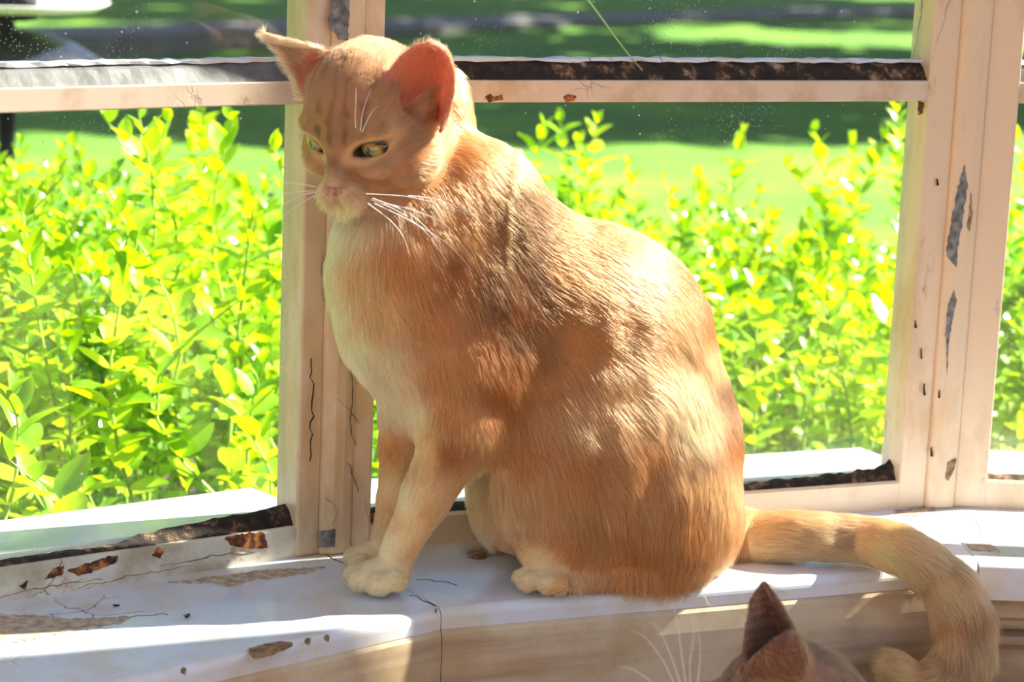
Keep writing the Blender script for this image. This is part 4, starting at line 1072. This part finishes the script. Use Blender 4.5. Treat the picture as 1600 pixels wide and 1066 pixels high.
for s_ in (-1, 1): make_eye(cat2, C2O, Hp(2.40, s_*1.95, .62), HF*.9+HL*s_*.2, HU, 1.02*HS)
for w_, y_ in (([(1062, 1090), (1040, 1040), (1012, 1000), (985, 985)], 1.42), ([(1068, 1085), (1050, 1030), (1030, 985), (1014, 972)], 1.42), ([(1074, 1085), (1066, 1030), (1060, 985), (1052, 945)], 1.425), ([(1080, 1090), (1078, 1040), (1084, 990), (1080, 950)], 1.43), ([(1085, 1095), (1092, 1050), (1094, 1010), (1086, 960)], 1.43), ([(1050, 1095), (1010, 1060), (985, 1045), (965, 1042)], 1.41)):
    whisker([ony(x, y, y_) for x, y in w_], .00035, cat2, C2O)

# ------------------------------------------------------------------ worn patches: bare wood, bare metal and rust where the paint has gone
def rust_mat(name, a, b, c):
    mt, n, out = newmat(name); L = n.links.new; tc = N(n, 'ShaderNodeTexCoord'); ns = N(n, 'ShaderNodeTexNoise', i_Scale=150., i_Detail=8.); L(tc.outputs['Object'], ns.inputs['Vector'])
    r = ramp(n, ns.outputs[0], [(.36, a), (.52, b), (.66, c)]); bs = N(n, 'ShaderNodeBsdfPrincipled', i_Roughness=.8); L(r.outputs[0], bs.inputs['Base Color'])
    bp = N(n, 'ShaderNodeBump', i_Strength=.7, i_Distance=.001); L(ns.outputs[0], bp.inputs['Height']); L(bp.outputs[0], bs.inputs['Normal']); L(bs.outputs[0], out.inputs[0]); return mt
M['rust'] = rust_mat('rust', (.03, .012, .008, 1), (.22, .06, .015, 1), (.60, .22, .05, 1))
M['bare_metal'] = rust_mat('bare_metal', (.10, .10, .10, 1), (.20, .20, .21, 1), (.30, .30, .31, 1))
M['bare_wood'] = rust_mat('bare_wood', (.38, .28, .20, 1), (.55, .43, .32, 1), (.66, .55, .42, 1))
M['chip_brown'] = rust_mat('old_brown_paint', (.16, .09, .05, 1), (.30, .18, .10, 1), (.40, .26, .16, 1))
pr_ = np.random.default_rng(21)
def patch(name, poly, p0, nrm, mat, parent, th=.0004, jit=2.0, lift=.0003):
    """flake-edged patch lying on a surface; poly in pixels, put on the plane (p0, nrm)"""
    pts = []
    for k in range(len(poly)):
        a = np.array(poly[k], float); b = np.array(poly[(k+1) % len(poly)], float); n_ = max(1, int(np.linalg.norm(b-a)/4))
        for q in range(n_): pts.append(a+(b-a)*q/n_+pr_.normal(0, jit, 2)*(.5 if q else .3))
    nrm = np.asarray(nrm, float); nrm = nrm/np.linalg.norm(nrm)
    if nrm@(EYE-np.asarray(p0)) < 0: nrm = -nrm
    w0 = [onplane(x, y, np.asarray(p0)+nrm*lift, nrm) for x, y in pts]; n_ = len(w0)
    v = [q+nrm*th for q in w0]+[q-nrm*.002 for q in w0]
    return mk(name, v, [tuple(range(n_))]+[(i, i+n_, (i+1) % n_+n_, (i+1) % n_) for i in range(n_)], mat, parent)
ZP = ((0, 0, 0), (0, 0, 1))
for poly in ([(-20, 960), (60, 962), (100, 968), (208, 964), (185, 975), (120, 985), (60, 998), (-20, 1012)], [(262, 910), (330, 902), (420, 890), (508, 886), (480, 896), (400, 906), (360, 918), (330, 912)], [(1400, 800), (1468, 792), (1440, 806), (1390, 808)], [(1500, 848), (1545, 846), (1562, 862), (1520, 860)]):
    patch('bare_patch', poly, *ZP, M['bare_wood'], sill)
patch('bare_patch', [(388, 1014), (420, 1006), (440, 1003), (458, 1005), (445, 1012), (425, 1020), (398, 1026)], (0, 0, 0), (0, 0, 1), M['chip_brown'], sill, jit=1.2)
for x, y in ((510, 996), (480, 1001), (286, 1047)): patch('bare_patch', [(x-4, y), (x, y-4), (x+5, y-2), (x+3, y+4)], *ZP, M['chip_brown'], sill, jit=.6)
# long cracks in the board and apron, thin dark gaps
def crack(pl, p0, nrm, parent, w_=.0005, mat=None):
    nrm = np.asarray(nrm, float); nrm = nrm/np.linalg.norm(nrm)
    if nrm@(EYE-np.asarray(p0)) < 0: nrm = -nrm
    pp = [np.array(pl[0], float)]
    for a, b in zip(pl[:-1], pl[1:]):
        a = np.array(a, float); b = np.array(b, float); n_ = max(1, int(np.linalg.norm(b-a)/9))
        for q in range(1, n_+1): pp.append(a+(b-a)*q/n_+pr_.normal(0, 1.3, 2))
    P3 = [onplane(x, y, np.asarray(p0)+nrm*.0003, nrm) for x, y in pp]; v = []; f = []
    for k, p in enumerate(P3):
        t = P3[min(k+1, len(P3)-1)]-P3[max(k-1, 0)]; s_ = np.cross(nrm, t); s_ /= np.linalg.norm(s_)+1e-9; ww = w_*pr_.uniform(.4, 1.3)*(1-.7*abs(2*k/len(P3)-1))
        v += [p-s_*ww, p+s_*ww, p+s_*ww-nrm*.002, p-s_*ww-nrm*.002]
    for k in range(len(P3)-1):
        for m_ in range(4): a = k*4+m_; b = k*4+(m_+1) % 4; f.append((a, b, b+4, a+4))
    return mk('crack', v, f, mat or M['crack_dark'], parent)
M['crack_dark'] = simple('crack_dark', (.03, .022, .018), .9, 0, 30, .2)
crack([(500, 862), (520, 872), (540, 882)], *ZP, sill); crack([(640, 930), (660, 936), (680, 946)], *ZP, sill, .0008); crack([(20, 965), (50, 968), (90, 966)], *ZP, sill)
crack([(60, 985), (120, 974), (180, 966), (215, 962)], *ZP, sill); crack([(215, 962), (240, 962), (262, 958)], *ZP, sill, .0003); crack([(650, 905), (690, 908), (715, 915)], *ZP, sill, .0003)
crack([(1395, 798), (1460, 793)], *ZP, sill, .001); crack([(1500, 800), (1522, 812), (1535, 835)], *ZP, sill, .0003); crack([(1540, 845), (1562, 864)], *ZP, sill, .0008)
_d = (front[3]-front[2]); _n = np.array([_d[1], -_d[0], 0]); _p = (*front[2], -.04)
crack([(682, 952), (676, 975), (664, 990), (658, 1020), (655, 1062)], (*(front[2]), -.04), _n, sill, .0004)
_d1 = (front[2]-front[1]); _n1 = np.array([_d1[1], -_d1[0], 0])
crack([(560, 1030), (600, 1020), (650, 1010)], (*front[2], -.04), _n1, sill, .0004)
_lo = onplane
W2o = np.array([-.383, .924, 0]); d12 = W[2]-W[1]; n12 = np.array([-d12[1], d12[0], 0]); n12 /= np.linalg.norm(n12)
d23 = W[3]-W[2]; n23 = np.array([-d23[1], d23[0], 0]); n23 /= np.linalg.norm(n23); d34 = W[4]-W[3]; n34 = np.array([-d34[1], d34[0], 0]); n34 /= np.linalg.norm(n34)
win2, win3 = bpy.data.objects['window_2'], bpy.data.objects['window_3']; post2, post3 = bpy.data.objects['trim_2'], bpy.data.objects['trim_3']
om2 = n12+n23; om2 /= np.linalg.norm(om2); om3 = n23+n34; om3 /= np.linalg.norm(om3)
pp2 = np.array([*W[2], 0])-om2*.0072; pp3 = np.array([*W[3], 0])-om3*.0072
patch('bare_patch', [(519, -10), (546, -10), (545, 30), (544, 64), (530, 62), (518, 44), (514, 30), (520, 12)], pp2, om2, M['bare_metal'], post2, jit=1.5)
patch('bare_patch', [(500, 832), (524, 827), (523, 855), (498, 856)], pp2, om2, M['bare_metal'], post2, jit=1)
patch('bare_patch', [(1507, 256), (1512, 290), (1503, 350), (1497, 385), (1495, 418), (1480, 400), (1482, 375), (1490, 330), (1496, 300)], pp3, om3, M['bare_metal'], post3, jit=1.5)
patch('bare_patch', [(1490, 452), (1495, 470), (1488, 500), (1482, 540), (1480, 585), (1478, 520), (1481, 480)], pp3, om3, M['bare_metal'], post3, jit=1)
patch('bare_patch', [(1517, 300), (1520, 335), (1514, 362), (1510, 355), (1514, 330)], pp3, om3, M['chip_brown'], post3, jit=1)
patch('bare_patch', [(1480, 722), (1495, 718), (1490, 735), (1482, 752), (1476, 748)], pp3, om3, M['chip_brown'], post3, jit=1)
for x, y0, y1 in ((1440, 545, 560), (1445, 600, 618), (1430, 500, 512), (1455, 700, 712), (1492, 330, 345), (1468, 610, 622), (1465, 280, 292)): crack([(x, y0), (x+2, y1)], pp3, om3, post3, .001)
for pl in ([(530, 450), (533, 500), (528, 530), (534, 580)], [(545, 560), (552, 600), (548, 660), (556, 700)], [(520, 620), (545, 640), (560, 660)], [(535, 720), (550, 730), (560, 770)], [(505, 400), (504, 440), (506, 470)], [(510, 780), (528, 800), (520, 820)]): crack(pl, pp2, om2, post2, .00025, M['chip_brown'])
pw2 = np.array([*W[2], 0]); pw3 = np.array([*W[3], 0]); pb = pw2+n23*.002
for c_ in (((758, 152), (766, 146), (772, 152), (784, 148), (786, 156), (772, 158), (764, 160)), ((880, 152), (888, 147), (900, 150), (896, 158), (884, 160)), ((1436, 158), (1444, 160), (1442, 176), (1436, 180))):
    patch('rust_spot', c_, pb, n23, M['rust'], win3, jit=.8)
patch('rust_spot', [(576, 806), (590, 800), (602, 806), (598, 820), (582, 822)], pb-n23*.001, n23, M['rust'], win3, jit=1)
pl2 = pw2+n12*.001
for c_ in (((70, 905), (84, 888), (100, 884), (96, 898)), ((105, 892), (130, 882), (165, 872), (185, 868), (180, 880), (150, 892), (120, 900)), ((238, 868), (248, 856), (256, 862), (250, 872)), ((352, 842), (380, 835), (412, 832), (418, 856), (392, 858), (360, 852)), ((30, 915), (44, 908), (40, 922))):
    patch('rust_spot', c_, pl2, n12, M['rust'], win2, jit=2)
crack([(487, 560), (488, 640), (486, 720)], pp2, om2, post2, .00025)
for pl in ([(-10, 935), (80, 915), (160, 905)], [(120, 920), (200, 900), (300, 885)], [(250, 885), (330, 870), (400, 862)]): crack(pl, pl2, n12, win2, .0004, M['chip_brown'])

# ------------------------------------------------------------------ little things
pg = np.array([*W[2], 0])+n23*.010
st_ = whisker([onplane(905, -20, pg, n23), onplane(945, 35, pg, n23), onplane(982, 85, pg, n23), onplane(1012, 119, pg, n23)], .0011, None, np.zeros(3), 'grass_blade')
M['blade'] = simple('pale_grass', (.42, .72, .30), .5, 0, 20, .1); st_.data.materials.clear(); st_.data.materials.append(M['blade'])
tag(st_, 'thin pale green grass blade leaning in the upper wide pane', 'grass blade')
def fly(px, py, lab, s_=1., rot=0.):
    c = onz(px, py, .0); r_ = empty('dead_fly', (c[0], c[1], 0)); tag(r_, lab, 'fly')
    bm = bmesh.new(); bmesh.ops.create_uvsphere(bm, u_segments=12, v_segments=8, radius=1, matrix=Matrix.Translation((0, 0, .0013*s_))@Matrix.Rotation(rot, 4, 'Z')@Matrix.Diagonal((.0028*s_, .0014*s_, .0013*s_, 1))); bm_obj('body', bm, M['crack_dark'], r_, True)
    bm = bmesh.new(); bmesh.ops.create_uvsphere(bm, u_segments=10, v_segments=6, radius=.0011*s_, matrix=Matrix.Rotation(rot, 4, 'Z')@Matrix.Translation((.0031*s_, 0, .0013*s_))); bm_obj('head', bm, M['crack_dark'], r_, True)
    for w_ in (-1, 1):
        bm = bmesh.new(); bmesh.ops.create_uvsphere(bm, u_segments=10, v_segments=6, radius=1, matrix=Matrix.Rotation(rot+w_*.5, 4, 'Z')@Matrix.Translation((-.002*s_, 0, .0024*s_))@Matrix.Diagonal((.0026*s_, .0010*s_, .0001, 1))); bm_obj('wing', bm, M['ledge'], r_, True)
fly(292, 965, 'tiny dead fly on the shaded white sill, larger of two specks', .9, 1.2)
fly(181, 948, 'tiny dead fly on the sill close to the rusty left rail', .65, .3)
for pl in ([(1101, 930), (1104, 938), (1110, 946), (1116, 950)],):
    h_ = whisker([onplane(x, y, (*front[2], -.01), _n)-_n/np.linalg.norm(_n)*0+np.array([0, -.004, 0]) for x, y in pl], .0002, None, np.zeros(3), 'loose_hair'); tag(h_, 'loose white cat hair curled over the sill edge', 'hair')

print('script time', time.time()-T00)
